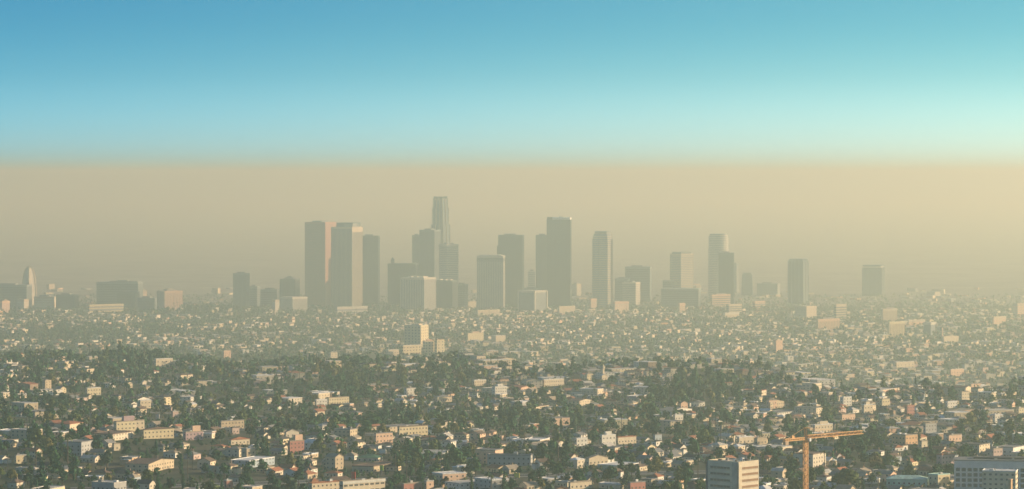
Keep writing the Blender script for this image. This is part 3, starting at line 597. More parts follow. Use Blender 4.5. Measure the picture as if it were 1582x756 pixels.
MB().box(-W/2-3.5, -W/2, -Dp/2+2, Dp/2-2, -5, H-.8).build('side_wing', mat('dark panel', (.14, .14, .15)), r)
MB().box(W*.30, W*.47, -Dp/2-.5, -Dp/2+.2, -5, H+.4).build('stair_panel', mat('office panel dark', (.40, .36, .30)), r)
MB().box(W/2-.2, W/2+.5, -Dp/2-.3, -Dp*.36, -5, H+.3).build('corner_panel', WM['cream'], r)
m = MB()
for x0_, x1_, y0_, y1_ in ((-W/2,W/2,-Dp/2,-Dp/2+.4),(-W/2,W/2,Dp/2-.4,Dp/2),(-W/2,-W/2+.4,-Dp/2+.4,Dp/2-.4),(W/2-.4,W/2,-Dp/2+.4,Dp/2-.4)): m.box(x0_-.02,x1_+.02,y0_-.02,y1_+.02,H,H+.9)
m.build('parapet', WM['cream'], r)
q = random.Random(3)
for i in range(12):
    MB().cbox(q.uniform(-.42, .42)*W, q.uniform(-.42, .42)*Dp, H, q.uniform(.8, 2.6), q.uniform(.8, 2.2), q.uniform(.9, 2.1)).build('roof_unit', q.choice([T_ROOF, RM['white'], RM['grey'], RM['dark']]), r)
for i in range(5): MB().cbox(q.uniform(-.4, .4)*W, q.uniform(-.4, .4)*Dp, H, .2, .2, q.uniform(2, 3.6)).build('vent_pipe', RM['white'], r)

# ------------------------------------------------------------------ white gridded office at the lower right
D_ = 2370; s = D_/F; X_ = (1590-HX)*s; zb = gz(X_, D_); a = math.radians(8)
W = (1620-1474)*s/math.cos(a); Dp = 26; H = CZ-(712-HY)*s-zb
r = thing('gridded_office', 'large pale grey office with a grid of square dark windows, lower right corner', 'office building', ((1474-HX)*s+W/2*math.cos(a)+2, D_+Dp/2-4, zb), -a)
CLEAR.append((1470, 1600, 708, 790, D_, (1550-HX)*s, D_+12, 34))
pg = mat('pale grey panel', (.68, .66, .62), var=.08)
MB().box(-W/2, W/2, -Dp/2, Dp/2, -5, H).build('wall', pg, r)
wmesh = MB().box(-1.45, 1.45, -.03, .15, 0, 2.5).mesh('window', mat('office glazing', (.05, .065, .075), rough=.3, spec=.5))
nf = int((H-5)/3.75)
for k in range(nf):
    z = H-7.6-k*3.75
    for i in range(16):
        o = link('window', wmesh, r, (-W/2+2.6+i*(W-5)/15.2, -Dp/2, z))
        if k < 4: MB().box(-1.6, 1.6, -.2, -.03, -.22, 0).build('sill', pg, o)
    for i in range(6): link('window', wmesh, r, (W/2, -Dp/2+3+i*4, z), math.pi/2)
MB().box(-W/2-.4, W/2+.4, -Dp/2-.4, Dp/2+.4, H, H+.7).build('roof_edge', RM['grey'], r)
MB().box(-W*.3, W*.42, -Dp*.2, Dp*.3, H+.7, H+2).build('plant_room', RM['dark'], r)
for i in range(14): MB().cbox(q.uniform(-.3, .45)*W, q.uniform(-.4, .1)*Dp, H+.7, q.uniform(1, 2.5), 1.4, q.uniform(.7, 1.6)).build('roof_unit', q.choice([RM['pale'], RM['grey'], RM['dark']]), r)
B('cream_annex', 'cream annex with small square windows in front of the gridded office', 1519, 1569, 1578, 729, 790, 14, 'cream', 'white', cat='building', ww=1.6)
X_, D_ = at_ground(1561, 805); zb = gz(X_, D_); s = D_/F
r = thing('chimney_stack', 'orange chimney-like stack at the bottom edge in front of cream annex', 'chimney', (X_, D_, zb), -.7)
hh = CZ-(741-HY)*s-zb
MB().box(-1, 1, -1, 1, -2, hh).build('shaft', WM['orange'], r); MB().box(-1.2, 1.2, -1.2, 1.2, hh-.1, hh+.35).build('cap', WM['peach'], r); MB().box(-3.4, -1, -.9, .9, -2, hh-3).build('shoulder', WM['tan'], r)

# ------------------------------------------------------------------ tower crane
D_ = 2300; s = D_/F; X_ = (1244.5-HX)*s; zb = gz(X_, D_)-1; jz = CZ-183.8-zb
co = mat('orange crane paint', (.70, .36, .12), rough=.5, var=.1, scale=1); cw = mat('white crane cab', (.7, .7, .68))
ja = math.atan2(.70, .71)
r = thing('tower_crane', 'orange tower crane with lattice mast and long jib, lower right', 'crane', (X_, D_, zb), 0)
CLEAR.append((1236, 1253, 655, 790, D_, X_, D_, 4)); CLEAR.append((1205, 1338, 668, 690, D_-40, X_, D_, 4))
def lattice(p, q_, wd, hgt, step, tri=False, t=.3):
    m = MB(); p = Vector(p); q_ = Vector(q_); L_ = (q_-p).length; d = (q_-p)/L_
    u = d.cross(Vector((0,0,1)) if abs(d.z) < .9 else Vector((0,1,0))).normalized(); v = u.cross(d).normalized()
    cs = [u*wd/2, -u*wd/2, v*hgt] if tri else [u*wd/2+v*hgt/2, -u*wd/2+v*hgt/2, -u*wd/2-v*hgt/2, u*wd/2-v*hgt/2]
    for c in cs: m.beam(p+c, q_+c, t)
    n = max(2, int(L_/step))
    for i in range(n):
        a0 = p+d*L_*i/n; a1 = p+d*L_*(i+1)/n
        for j in range(len(cs)):
            c0, c1 = cs[j], cs[(j+1) % len(cs)]
            m.beam(a0+c0, a0+c1, t*.6); m.beam(a0+(c0 if i % 2 else c1), a1+(c1 if i % 2 else c0), t*.6)
    return m
lattice((0,0,0), (0,0,jz-2.2), 2.5, 2.5, 2.4, t=.42).build('mast', co, r, rz=math.radians(-40))
MB().cbox(0, 0, jz-2.2, 3.4, 3.4, 1.0).build('slewing_ring', co, r)
jx, jy = math.cos(ja), math.sin(ja)
J = lattice((2*jx, 2*jy, jz), (62*jx, 62*jy, jz), 1.8, 2.1, 2.2, True, t=.42).build('jib', co, r)
K = lattice((-2*jx, -2*jy, jz), (-23*jx, -23*jy, jz), 1.8, 1.4, 2.2, t=.5).build('counter_jib', co, r)
lattice((0,0,jz-1.2), (0,0,jz+8.0), 1.7, 1.7, 1.9, t=.5).build('tower_peak', co, r)
for dd, e in ((22, -1), (-20, 1), (44, -1)):
    MB().beam((0,0,jz+7.8), (dd*jx, dd*jy, jz+(1.9 if dd > 0 else .6)), .16).build('tie_bar', co, r)
MB().cbox(0, 0, -.5, 3.4, 2.4, 2.8).build('counterweight', mat('counterweight', (.42, .30, .20)), r, loc=(-21*jx, -21*jy, jz-3), rz=ja)
MB().cbox(0, 0, 0, 1.8, 2.2, 2.3).build('cab', cw, r, loc=(2.2*jx+1.6*jy, 2.2*jy-1.6*jx, jz-2.1), rz=ja)
MB().cbox(0, 0, 0, 2.6, 1.6, 1.7).build('winch_house', co, r, loc=(-14*jx, -14*jy, jz+.9), rz=ja)
MB().cbox(0, 0, 0, 1.8, 1.7, .7).build('trolley', co, r, loc=(30*jx, 30*jy, jz-.9), rz=ja)
MB().beam((30*jx, 30*jy, jz-.9), (30*jx, 30*jy, jz-9), .12).cbox(30*jx, 30*jy, jz-10.5, .8, .8, 1.5).build('hook_block', co, r)

# ------------------------------------------------------------------ roadside signs
def sign(name, label, px, yt, yb, wpx, col, D0, cat='sign', post=True):
    s_ = D0/F; X0 = (px-HX)*s_; z0 = gz(X0, D0); zt_ = CZ-(yt-HY)*s_-z0; zl = CZ-(yb-HY)*s_-z0
    r_ = thing(name, label, cat, (X0, D0, z0), -.45)
    MB().box(-wpx*s_/2, wpx*s_/2, -.2, .2, zl, zt_).build('panel', mat(label[:12], col, var=.06), r_)
    MB().box(-wpx*s_/2-.15, wpx*s_/2+.15, -.15, .15, zl-.15, zl).build('ledge', trimm, r_)
    MB().box(-.3, .3, -.19, .19, -1, zl-.15).build('post', T_ROOF, r_)
    CLEAR.append((px-wpx/2-1, px+wpx/2+1, yt, yb+2, D0, X0, D0, 3))
sign('red_billboard', 'red panel sign on a post above the white long building', 546, 729, 740, 7, (.62, .10, .06), 2420)
sign('white_billboard', 'white panel sign on a tall post above the green-roofed hall', 591, 694, 700.5, 12, (.74, .70, .60), 2720)
sign('lime_sign', 'small lime green sign on a post at lower centre', 589.5, 719, 727, 6, (.40, .55, .08), 2500)
sign('white_roof_billboard', 'white panel sign behind the long grey store, bottom left', 179.5, 744, 751, 7, (.8, .77, .7), 2380)
sign('pale_pink_billboard', 'pale panel sign left of the bright pink cube house', 243.5, 640, 647, 7, (.75, .62, .55), 3350)
sign('yellow_sign', 'yellow panel sign at the bottom edge right of centre', 798.5, 731, 738, 9, (.72, .62, .10), 2450)

# ------------------------------------------------------------------ where houses and trees stand
Y0, Y1, HALF = 2130., 14000., .172
def vnoise(x, y, sc, seed):
    """smooth value noise in 0..1"""
    r_ = np.random.default_rng(seed); T = r_.random((64, 64))
    u = np.asarray(x)/sc+31.3; v = np.asarray(y)/sc+17.7
    i = np.floor(u).astype(int); j = np.floor(v).astype(int); fu = u-i; fv = v-j
    fu = fu*fu*(3-2*fu); fv = fv*fv*(3-2*fv)
    g = lambda a, b_: T[a % 64, b_ % 64]
    return (g(i,j)*(1-fu)+g(i+1,j)*fu)*(1-fv)+(g(i,j+1)*(1-fu)+g(i+1,j+1)*fu)*fv
GROVES = [(1065, 612, 62, 26, 1.), (200, 568, 60, 20, .9), (520, 596, 62, 24, .8), (330, 590, 50, 20, .5), (990, 668, 45, 26, .6), (880, 712, 40, 14, .5), (410, 560, 40, 14, .7),
          (1080, 660, 40, 22, .6), (60, 570, 50, 24, .5), (680, 588, 50, 14, .8), (60, 740, 70, 16, .4), (700, 735, 60, 14, .4), (830, 655, 40, 18, .5), (1330, 700, 30, 14, .6), (1280, 640, 30, 14, .4), (250, 510, 40, 8, .6), (140, 520, 60, 10, .5)]
def grove(x, y):
    px = HX+F*x/y; py = HY+F*(CZ-ground(x, y))/y; g = np.zeros_like(px)
    for cx, cy, sx, sy, k in GROVES: g = np.maximum(g, k*np.exp(-((px-cx)/sx)**2-((py-cy)/sy)**2))
    hill = np.exp(-((x+1050)/200)**2-((y-11400)/280)**2)*.7
    return np.maximum(g, hill)
def farright(x, y): return sst(-.06, .08, x/y)*sst(4500, 6600, y)

# lots on street grids; each district has its own direction
dist_c = [(rng.uniform(-HALF, HALF)*y, y) for y in np.linspace(2200, 13800, 23) for _ in range(3)]
dist_a = rng.uniform(22, 62, len(dist_c))
DC = np.array(dist_c)
houses = []
gx, gy = [], []
for k, (c, ang) in enumerate(zip(DC, dist_a)):
    th = -math.radians(ang); ca, sa = math.cos(th), math.sin(th)
    R = 900
    lot = 17.5; u = np.arange(-R, R, lot); u = u[(np.abs(((u+2000) % 171)-6) > 8)]
    rows = []
    for v0 in np.arange(-R, R, 74): rows += [(v0+16, 0), (v0+46, 1)]
    for v, side_ in rows:
        uu = u+rng.normal(0, 1.2, len(u)); vv = v+rng.normal(0, 2.2, len(u))
        x = c[0]+uu*ca-vv*sa; y = c[1]+uu*sa+vv*ca
        ok = (y > Y0) & (y < Y1) & (np.abs(x) < HALF*y)
        x, y, uu = x[ok], y[ok], uu[ok]
        if not len(x): continue
        near = np.argmin((x[:,None]-DC[None,:,0])**2+(y[:,None]-DC[None,:,1])**2, 1) == k
        for a_, b_ in zip(x[near], y[near]): houses.append((a_, b_, th, ang))
H_ = np.array(houses)
bad = on_road(H_[:,0], H_[:,1])
for c in CLEAR: bad |= np.hypot(H_[:,0]-c[5], H_[:,1]-c[6]) < c[7]+9
H_ = H_[~bad]
gv = grove(H_[:,0], H_[:,1]); fr_ = farright(H_[:,0], H_[:,1])
keep = rng.random(len(H_)) < (.72+.16*(H_[:,1] < 4700)-.06*fr_-.14*(H_[:,0] < -.02*H_[:,1])-.30*sst(5500, 7000, H_[:,1]))*(1-.9*gv)*np.clip(.25+1.4*vnoise(H_[:,0]*.55, H_[:,1]*(1-.45*(H_[:,1] > 5500)), 240, 5), .15, 1.3) 
keep &= rng.random(len(H_)) > .45*sst(11600, 12400, H_[:,1])+.5*sst(12500, 13400, H_[:,1]); H_ = H_[keep]
u_ = HX+F*H_[:,0]/H_[:,1]; rd = 4650-700*sst(980, 1300, u_); H_ = H_[~((u_ > 600) & (H_[:,1] > rd+350) & (H_[:,1] < rd+1300) & (rng.random(len(H_)) < .8))]      # the hidden back of the ridge stays thin

wall_names = ['cream', 'white', 'tan', 'peach', 'pale yellow', 'grey', 'pink', 'beige', 'blue grey', 'brown', 'orange']
wall_p = np.array([.33, .22, .10, .08, .07, .05, .02, .11, .01, .02, .01])
roof_names = ['brown', 'grey', 'terracotta', 'pale', 'dark', 'white', 'tan']
HS = []
for x, y, th, ang in H_:
    far = y > 6500
    kind = rng.choice(4, p=[.74, .18, .05, .03]) if not far else rng.choice(4, p=[.43, .31, .20, .06])
    if kind == 0: W, Dp, h = rng.uniform(9.5, 14), rng.uniform(7.5, 10.5), rng.uniform(3.0, 4.0)
    elif kind == 1: W, Dp, h = rng.uniform(9, 13), rng.uniform(8, 11.5), rng.uniform(5.4, 6.6)
    elif kind == 2: W, Dp, h = rng.uniform(13, 17), rng.uniform(16, 27), rng.uniform(7.5, 11.5)
    else: W, Dp, h = rng.uniform(16, 21), rng.uniform(26, 48), rng.uniform(4.5, 7)
    rt = ['gable', 'hip', 'flat'][rng.choice(3, p=([.45, .33, .22] if kind < 2 else ([.05, .10, .85] if kind == 2 else [.2, .05, .75])))]
    if far and rng.random() < .4: rt = 'flat'
    wc = wall_names[rng.choice(len(wall_names), p=wall_p/wall_p.sum())]
    rc = roof_names[rng.choice(7, p=([.26, .17, .22, .07, .10, .04, .14] if rt != 'flat' else [.05, .18, .02, .34, .05, .26, .10]))]
    rz = th+(math.pi/2 if rng.random() < .45 and kind < 3 else 0)+rng.normal(0, .06)
    HS.append(dict(wing=(rng.uniform(.3, .5), rng.uniform(.45, .7), rng.choice([-1, 1]), rng.choice([-1, 1]), rng.uniform(.72, .95)) if kind < 2 and rng.random() < .6 else None, x=x, y=y, z=gz(x, y), W=W, D=Dp, h=h, rt=rt, rh=rng.uniform(1.5, 2.5) if rt != 'flat' else .5, wall=wc, roof=rc, rz=rz, kind=kind))

# trees
nT = 120000
ty = np.sqrt(rng.random(nT)*(Y1**2-Y0**2)+Y0**2); tx = rng.uniform(-HALF, HALF, nT)*ty
tg = grove(tx, ty); tfr = farright(tx, ty)
p = (.64+.10*(tx < -.02*ty)-.04*tfr)*(.35+1.3*vnoise(tx, ty, 130, 9)**1.3)+.85*tg
p *= 1+.5*(1-sst(2300, 3600, ty))
u_ = HX+F*tx/ty; rd = 4650-700*sst(980, 1300, u_); p *= 1+.35*np.exp(-((ty-rd)/260)**2); p *= np.where((u_ > 600) & (ty > rd+350) & (ty < rd+1300), .2, 1)*(1-.7*sst(12500, 13600, ty))
m_ = rng.random(nT) < np.clip(p, 0, 1)
tx, ty, tg = tx[m_], ty[m_], tg[m_]
bad = np.zeros(len(tx), bool)
for c in CLEAR: bad |= np.hypot(tx-c[5], ty-c[6]) < c[7]+3.5
for P, wd in ROADS:
    for i in range(0, len(tx), 4000):
        bad[i:i+4000] |= np.hypot(tx[i:i+4000,None]-P[None,:,0], ty[i:i+4000,None]-P[None,:,1]).min(1) < wd/2+6
cell = {}
for i, h in enumerate(HS): cell.setdefault((int(h['x']//30), int(h['y']//30)), []).append(i)
for i in range(len(tx)):
    if bad[i]: continue
    a_, b_ = int(tx[i]//30), int(ty[i]//30)
    for da in (-1, 0, 1):
        for db in (-1, 0, 1):
            for j in cell.get((a_+da, b_+db), ()):
                h = HS[j]
                if (h['x']-tx[i])**2+(h['y']-ty[i])**2 < (.42*max(h['W'], h['D'])+3)**2: bad[i] = True
tx, ty, tg = tx[~bad], ty[~bad], tg[~bad]
tkind = rng.choice(4, size=len(tx), p=[.80, .08, .07, .05])       # broadleaf, conifer, cypress, palm
tscale = np.clip(rng.lognormal(-.12, .38, len(tx)), .38, 1.7)*(1+.6*tg)
# garden shrubs between the nearer houses
ns = 9000; sy_ = np.sqrt(rng.random(ns)*(4700.**2-Y0**2)+Y0**2); sx_ = rng.uniform(-HALF, HALF, ns)*sy_; sb = np.zeros(ns, bool)
for c in CLEAR: sb |= np.hypot(sx_-c[5], sy_-c[6]) < c[7]+1.5
for P, wd in ROADS:
    for i in range(0, ns, 4000): sb[i:i+4000] |= np.hypot(sx_[i:i+4000,None]-P[None,:,0], sy_[i:i+4000,None]-P[None,:,1]).min(1) < wd/2+5
for i in range(ns):
    a_, b_ = int(sx_[i]//30), int(sy_[i]//30)
    for da in (-1, 0, 1):
        for db in (-1, 0, 1):
            for j in cell.get((a_+da, b_+db), ()):
                h = HS[j]
                if (h['x']-sx_[i])**2+(h['y']-sy_[i])**2 < (.55*max(h['W'], h['D'])+1)**2: sb[i] = True
sx_, sy_ = sx_[~sb], sy_[~sb]
tx, ty, tg = np.concatenate([tx, sx_]), np.concatenate([ty, sy_]), np.concatenate([tg, np.zeros(len(sx_))])
tkind = np.concatenate([tkind, np.zeros(len(sx_), int)]); tscale = np.concatenate([tscale, rng.uniform(.2, .42, len(sx_))])
TH = np.array([9.5, 15., 11., 15.]); TR = np.array([4.6, 3.4, 1.5, 2.4])
tz = ground(tx, ty)
# nothing may grow in front of the buildings that stand out
def blocks_view(x, y, r_, zt):
    px = HX+F*x/y; hw = F*r_/y; py = HY+F*(CZ-zt)/y; out = np.zeros(len(x), bool)
    for x0, x1, yt, yb, D_, *_r in CLEAR: out |= (y < D_) & (px+hw > x0) & (px-hw < x1) & (py < yb-.30*(yb-yt))
    return out
for _ in range(3):
    b_ = blocks_view(tx, ty, TR[tkind]*tscale, tz+TH[tkind]*tscale); tscale = np.where(b_, tscale*.72, tscale)
b_ = blocks_view(tx, ty, TR[tkind]*tscale, tz+TH[tkind]*tscale)
tx, ty, tg, tkind, tscale, tz = [v[~b_] for v in (tx, ty, tg, tkind, tscale, tz)]
hx = np.array([h['x'] for h in HS]); hy = np.array([h['y'] for h in HS]); hz = np.array([h['z']+h['h']+h['rh'] for h in HS]); hr = np.array([.5*max(h['W'], h['D']) for h in HS])
b_ = blocks_view(hx, hy, hr, hz); HS = [h for h, k in zip(HS, b_) if not k]
hx, hy, hz, hr = hx[~b_], hy[~b_], hz[~b_], hr[~b_]

# how much of each the photograph's viewpoint can see: sweep from near to far over the columns of the picture
X = np.concatenate([hx, tx]); Yd = np.concatenate([hy, ty]); Zt = np.concatenate([hz, tz+TH[tkind]*tscale]); Rr = np.concatenate([hr, TR[tkind]*tscale])
Zb = np.concatenate([np.array([h['z'] for h in HS]), tz])
vis = np.zeros(len(X)); line = np.full(1582, 756.)
px0 = HX+F*(X-Rr)/Yd; px1 = HX+F*(X+Rr)/Yd; py = HY+F*(CZ-Zt)/Yd
for i in np.argsort(Yd):
    a_, c_ = max(0, int(px0[i])), min(1582, int(px1[i])+1)
    if a_ >= c_: continue
    vis[i] = np.maximum(0, line[a_:c_]-py[i]).sum()
    line[a_:c_] = np.minimum(line[a_:c_], py[i]+(0 if i < len(hx) else (HY+F*(CZ-Zb[i])/Yd[i]-py[i])*.15))
hvis, tvis = vis[:len(hx)], vis[len(hx):]

# words that tell one from another: the tower it lies under, the row, the order from the left
LAND = [(45, 'pale tapering tower'), (182, 'wide banded slab'), (261, 'twin-faced block'), (372, 'lone slim tower'), (446, 'peaked-roof block'), (494, 'pink tower'), (548, 'ribbed tower'), (620, 'cupola block'), (680, 'tallest tower'),
        (757, 'pale boxy tower'), (808, 'dark square tower'), (864, 'white-capped tower'), (931, 'round-shouldered tower'), (987, 'stepped hazy block'), (1053, 'two-toned tower'), (1112, 'round tower'), (1180, 'faint wide block'), (1233, 'octagonal tower'), (1350, 'capped tower'), (1440, 'white slab'), (1545, 'hazy right edge')]
ROWS = [(735, 'bottom edge'), (705, 'lowest rows'), (680, 'lower rows'), (655, 'lower slope'), (625, 'middle slope'), (590, 'upper slope'), (0, 'far rows')]
ORD = ['first', 'second', 'third', 'fourth', 'fifth', 'sixth', 'seventh', 'eighth', 'ninth', 'tenth', 'eleventh', 'twelfth', 'thirteenth', 'fourteenth', 'fifteenth', 'sixteenth', 'seventeenth', 'eighteenth', 'nineteenth', 'twentieth']
def words_for(x, y, zt):
    px = HX+F*x/y; py_ = HY+F*(CZ-zt)/y
    return min(LAND, key=lambda l: abs(l[0]-px))[1], next(n for v, n in ROWS if py_ > v), px
def label_all(items):
    """items: (object, look, x, y, ztop)"""
    g = {}
    for o, look, x, y, zt in items:
        l, r_, px = words_for(x, y, zt); g.setdefault((look, l, r_), []).append((px, o))
    for (look, l, r_), v in g.items():
        v.sort(key=lambda q: q[0])
        for k, (px, o) in enumerate(v):
            o['label'] = f'{look}, {r_} under {l}'+('' if len(v) == 1 else f', {ORD[min(k, 19)]} from left')

# ------------------------------------------------------------------ the 300 houses that show largest, each with its parts
top_h = set(np.argsort(-hvis)[:300].tolist())
items = []
def chimney_mesh(): return cached('chimney', lambda: MB().cbox(0, 0, -1.5, .9, .7, 2.9).mesh('chimney', WM['brown']))
def door_mesh(): return cached('door', lambda: MB().box(-.5, .5, -.06, .1, 0, 2.1).mesh('door', doorm))
for i in sorted(top_h):
    h = HS[i]; W, Dp, hh = round(h['W']*2)/2, round(h['D']*2)/2, round(h['h']*4)/4
    o = thing(['house', 'house', 'apartment_house', 'warehouse'][h['kind']], '', ['house', 'house', 'apartment house', 'warehouse'][h['kind']], (h['x'], h['y'], h['z']), h['rz'], 'houses on the slope below the skyline')
    rh = round(h['rh']*4)/4
    key = (W, Dp, hh, h['rt'], rh)
    geo_ = cached(('g',)+key, lambda: house_geo(*key))
    link('wall', cached(('w', h['wall'])+key, lambda: MB().add(*geo_[0]).mesh('wall', WM[h['wall']])), o)
    rf = link('roof', cached(('r', h['roof'])+key, lambda: MB().add(*geo_[1]).mesh('roof', RM[h['roof']])), o)
    if h['wing']:
        wg = wing_geo(W, Dp, hh, h['wing']); o2 = MB().add(*wg[0]).build('side_wing', WM[h['wall']], o); MB().add(*wg[1]).build('wing_roof', RM[h['roof']], o2)
    if h['rt'] != 'flat' and rng.random() < .5: link('chimney', chimney_mesh(), rf, (W*.22, Dp*.1, hh+rh+.2))
    st = max(1, round(hh/3.1)); 
    cf, cr_ = max(1, int(W/4.6)), max(1, int(Dp/4.6))
    me = window_mesh(1.3, 1.2)
    for k in range(st):
        z = 1.0+k*3.0
        if z+1.3 > hh-.2: break
        # the two sides that face the viewer
        for sx, sy, n, wdir in ((0, -1, cf, 0), (1, 0, cr_, 1), (-1, 0, cr_, 1), (0, 1, cf, 0)):
            nx, ny = sx*math.cos(h['rz'])-sy*math.sin(h['rz']), sx*math.sin(h['rz'])+sy*math.cos(h['rz'])
            if ny > -.25: continue
            for q_ in range(n):
                u = (q_+.5)/n-.5
                if wdir == 0: link('window', me, o, (u*W, sy*(Dp/2+.04), z), 0 if sy < 0 else math.pi)
                else: link('window', me, o, (sx*(W/2+.04), u*Dp, z), sx*math.pi/2)
    link('door', door_mesh(), o, (W*.02+W*(.5/cf if cf % 2 else 0), -Dp/2-.05, -.1))
    look = f"{['one-storey', 'two-storey', 'big', 'long'][h['kind']]} {h['wall']} {['house', 'house', 'apartments', 'warehouse'][h['kind']]} with {h['roof']} {h['rt']} roof"
    items.append((o, look, h['x'], h['y'], h['z']+hh))
label_all(items)
# the rest of the houses: past counting
m = MB(); wi = {k: n for n, k in enumerate(wall_names)}; ri = {k: n+len(wall_names) for n, k in enumerate(roof_names)}; pi_ = len(wall_names)+len(roof_names)
for i, h in enumerate(HS):
    if i in top_h or (hvis[i] <= 0 and i % 7): continue
    (wv, wf), (rv, rf) = house_geo(h['W'], h['D'], h['h'], h['rt'], h['rh'])
    c_, s_ = math.cos(h['rz']), math.sin(h['rz'])
    tr = lambda vs: [(h['x']+x*c_-y*s_, h['y']+x*s_+y*c_, h['z']+z) for x, y, z in vs]
    m.add(tr(wv), wf, wi[h['wall']]); m.add(tr(rv), rf, ri[h['roof']])
    if h['wing'] and h['y'] < 8000:
        wg = wing_geo(h['W'], h['D'], h['h'], h['wing']); m.add(tr(wg[0][0]), wg[0][1], wi[h['wall']]); m.add(tr(wg[1][0]), wg[1][1], ri[h['roof']])
    if h['y'] < 4300:
        W, Dp = h['W']/2+.05, h['D']/2+.05
        for k in range(max(1, round(h['h']/3.2))):
            z = 1+k*3
            if z+1.3 > h['h']: break
            for n_ in range(3):
                u = (n_+.5)/3-.5; a_ = u*h['W']; b2 = u*h['D']
                for sg in (-1, 1):
                    if (-sg*-s_*1, sg*c_)[1] < 0: m.add(tr([(a_-.8, sg*W*0+sg*Dp, z), (a_+.8, sg*Dp, z), (a_+.8, sg*Dp, z+1.3), (a_-.8, sg*Dp, z+1.3)]), [(0,1,2,3)], pi_)
                    if sg*s_ < 0: m.add(tr([(sg*W, b2-.8, z), (sg*W, b2+.8, z), (sg*W, b2+.8, z+1.3), (sg*W, b2-.8, z+1.3)]), [(0,1,2,3)], pi_)
o = link('houses', m.mesh('houses', *[WM[k] for k in wall_names], *[RM[k] for k in roof_names], pane), kind='stuff')
tag(o, 'countless small pale houses receding across the wooded slope into the haze', 'houses')

# ------------------------------------------------------------------ trees
def rquad(c, n, size, r_):
    n = n/np.linalg.norm(n); t_ = np.cross(n, r_.normal(size=3)); t_ /= np.linalg.norm(t_); b2 = np.cross(n, t_)
    a, b3 = size*r_.uniform(.6, 1.3), size*r_.uniform(.6, 1.3)
    return [c-t_*a-b2*b3*.4, c+t_*a*.4-b2*b3, c+t_*a+b2*b3*.4, c-t_*a*.4+b2*b3]
CUBE = []
def sph(c, r3, r_, n=3):
    """a lumpy ball of quads"""
    V, Qd = [], []
    for ax in range(3):
        for sg in (-1, 1):
            o_ = len(V)
            for i in range(n):
                for j in range(n):
                    u, v = -1+2*i/(n-1), -1+2*j/(n-1); p3 = [0, 0, 0]; p3[ax] = sg; p3[(ax+1) % 3] = u; p3[(ax+2) % 3] = v*sg
                    p3 = np.array(p3)/np.linalg.norm(p3)
                    V.append(c+p3*r3*(.85+.15*math.sin(7*p3[0]+5*p3[1]+c[0])))
            for i in range(n-1):
                for j in range(n-1): Qd.append([o_+i*n+j, o_+(i+1)*n+j, o_+(i+1)*n+j+1, o_+i*n+j+1])
    return V, Qd
def crown(kind, nq, seed, core=True, far=0):
    r_ = np.random.default_rng(seed); V, Qd = [], []
    def put(vs): o_ = len(V); V.extend(vs); Qd.append([o_, o_+1, o_+2, o_+3])
    if kind == 3:                                   # palm: drooping fronds round the top of a tall trunk
        nf_ = (16, 12, 8, 6)[far]
        for k in range(nf_):
            a_ = 2*math.pi*k/nf_+r_.normal(0, .15); el = r_.uniform(-.3, .9); ln = 2.6; pts = []
            for q_ in range(4):
                f = q_/3; pts.append((np.array([math.cos(a_)*ln*f*math.cos(el*.6), math.sin(a_)*ln*f*math.cos(el*.6), 14.2+ln*f*math.sin(el)-1.9*f*f]), .42*(1-.75*abs(f-.35))))
            sd_ = np.array([-math.sin(a_), math.cos(a_), 0])
            for (p0, w0), (p1, w1) in zip(pts, pts[1:]): put([p0-sd_*w0, p0+sd_*w0, p1+sd_*w1, p1-sd_*w1])
        c_, q_ = sph(np.array([0, 0, 13.6]), np.array([.55, .55, 1.1]), r_, 2); o_ = len(V); V.extend(c_); Qd.extend([[a+o_ for a in f] for f in q_])
        return np.array(V), np.array(Qd)
    if kind == 0:
        nl = r_.integers(6, 10) if far < 2 else 3; lobes = []
        for k in range(nl):
            a_ = r_.uniform(0, 6.28); rr = r_.uniform(.2, 2.7); lobes.append((np.array([math.cos(a_)*rr, math.sin(a_)*rr, r_.uniform(3.6, 7.2)-.25*rr]), np.array([1, 1, .85])*r_.uniform(1.3, 2.2)*(1 if far < 2 else 1.25)))
        lobes.append((np.array([r_.normal(0, .4), r_.normal(0, .4), 7.4]), np.array([1.7, 1.7, 1.6])))
    elif kind == 1:
        lobes = []
        for k in range(8):
            z = 4+10.2*k/8; rr = (3.2*(1-k/8.6))*r_.uniform(.75, 1.1); lobes.append((np.array([r_.normal(0, .5), r_.normal(0, .5), z]), np.array([rr, rr, 1.1])))
    else:
        lobes = [(np.array([r_.normal(0, .08), r_.normal(0, .08), 1.2+9.2*k/7]), np.array([1, 1, 1.5])*(1.25*math.sin(math.pi*(.16+.80*(k+.6)/8))**.6)) for k in range(8)]
    ar = np.array([l[1][0]**2 for l in lobes]); ar /= ar.sum()
    size = {0: .62, 1: .6, 2: .38}[kind]*(1, 1.3, 1.75, 2.4)[far]
    for k in r_.choice(len(lobes), nq, p=ar):
        c, rr = lobes[k]; d = r_.normal(size=3); d /= np.linalg.norm(d)
        if d[2] < -.5: d[2] *= -1
        put(rquad(c+d*rr*r_.uniform(.75, 1.12), d+r_.normal(0, .45, 3), size, r_))
    if core:
        for c, rr in (lobes if far < 2 else lobes[:2] if far == 2 else lobes[-1:]):
            c_, q_ = sph(c, rr*.78, r_, 3 if far == 0 else 2); o_ = len(V); V.extend(c_); Qd.extend([[a+o_ for a in f] for f in q_])
    return np.array(V), np.array(Qd)
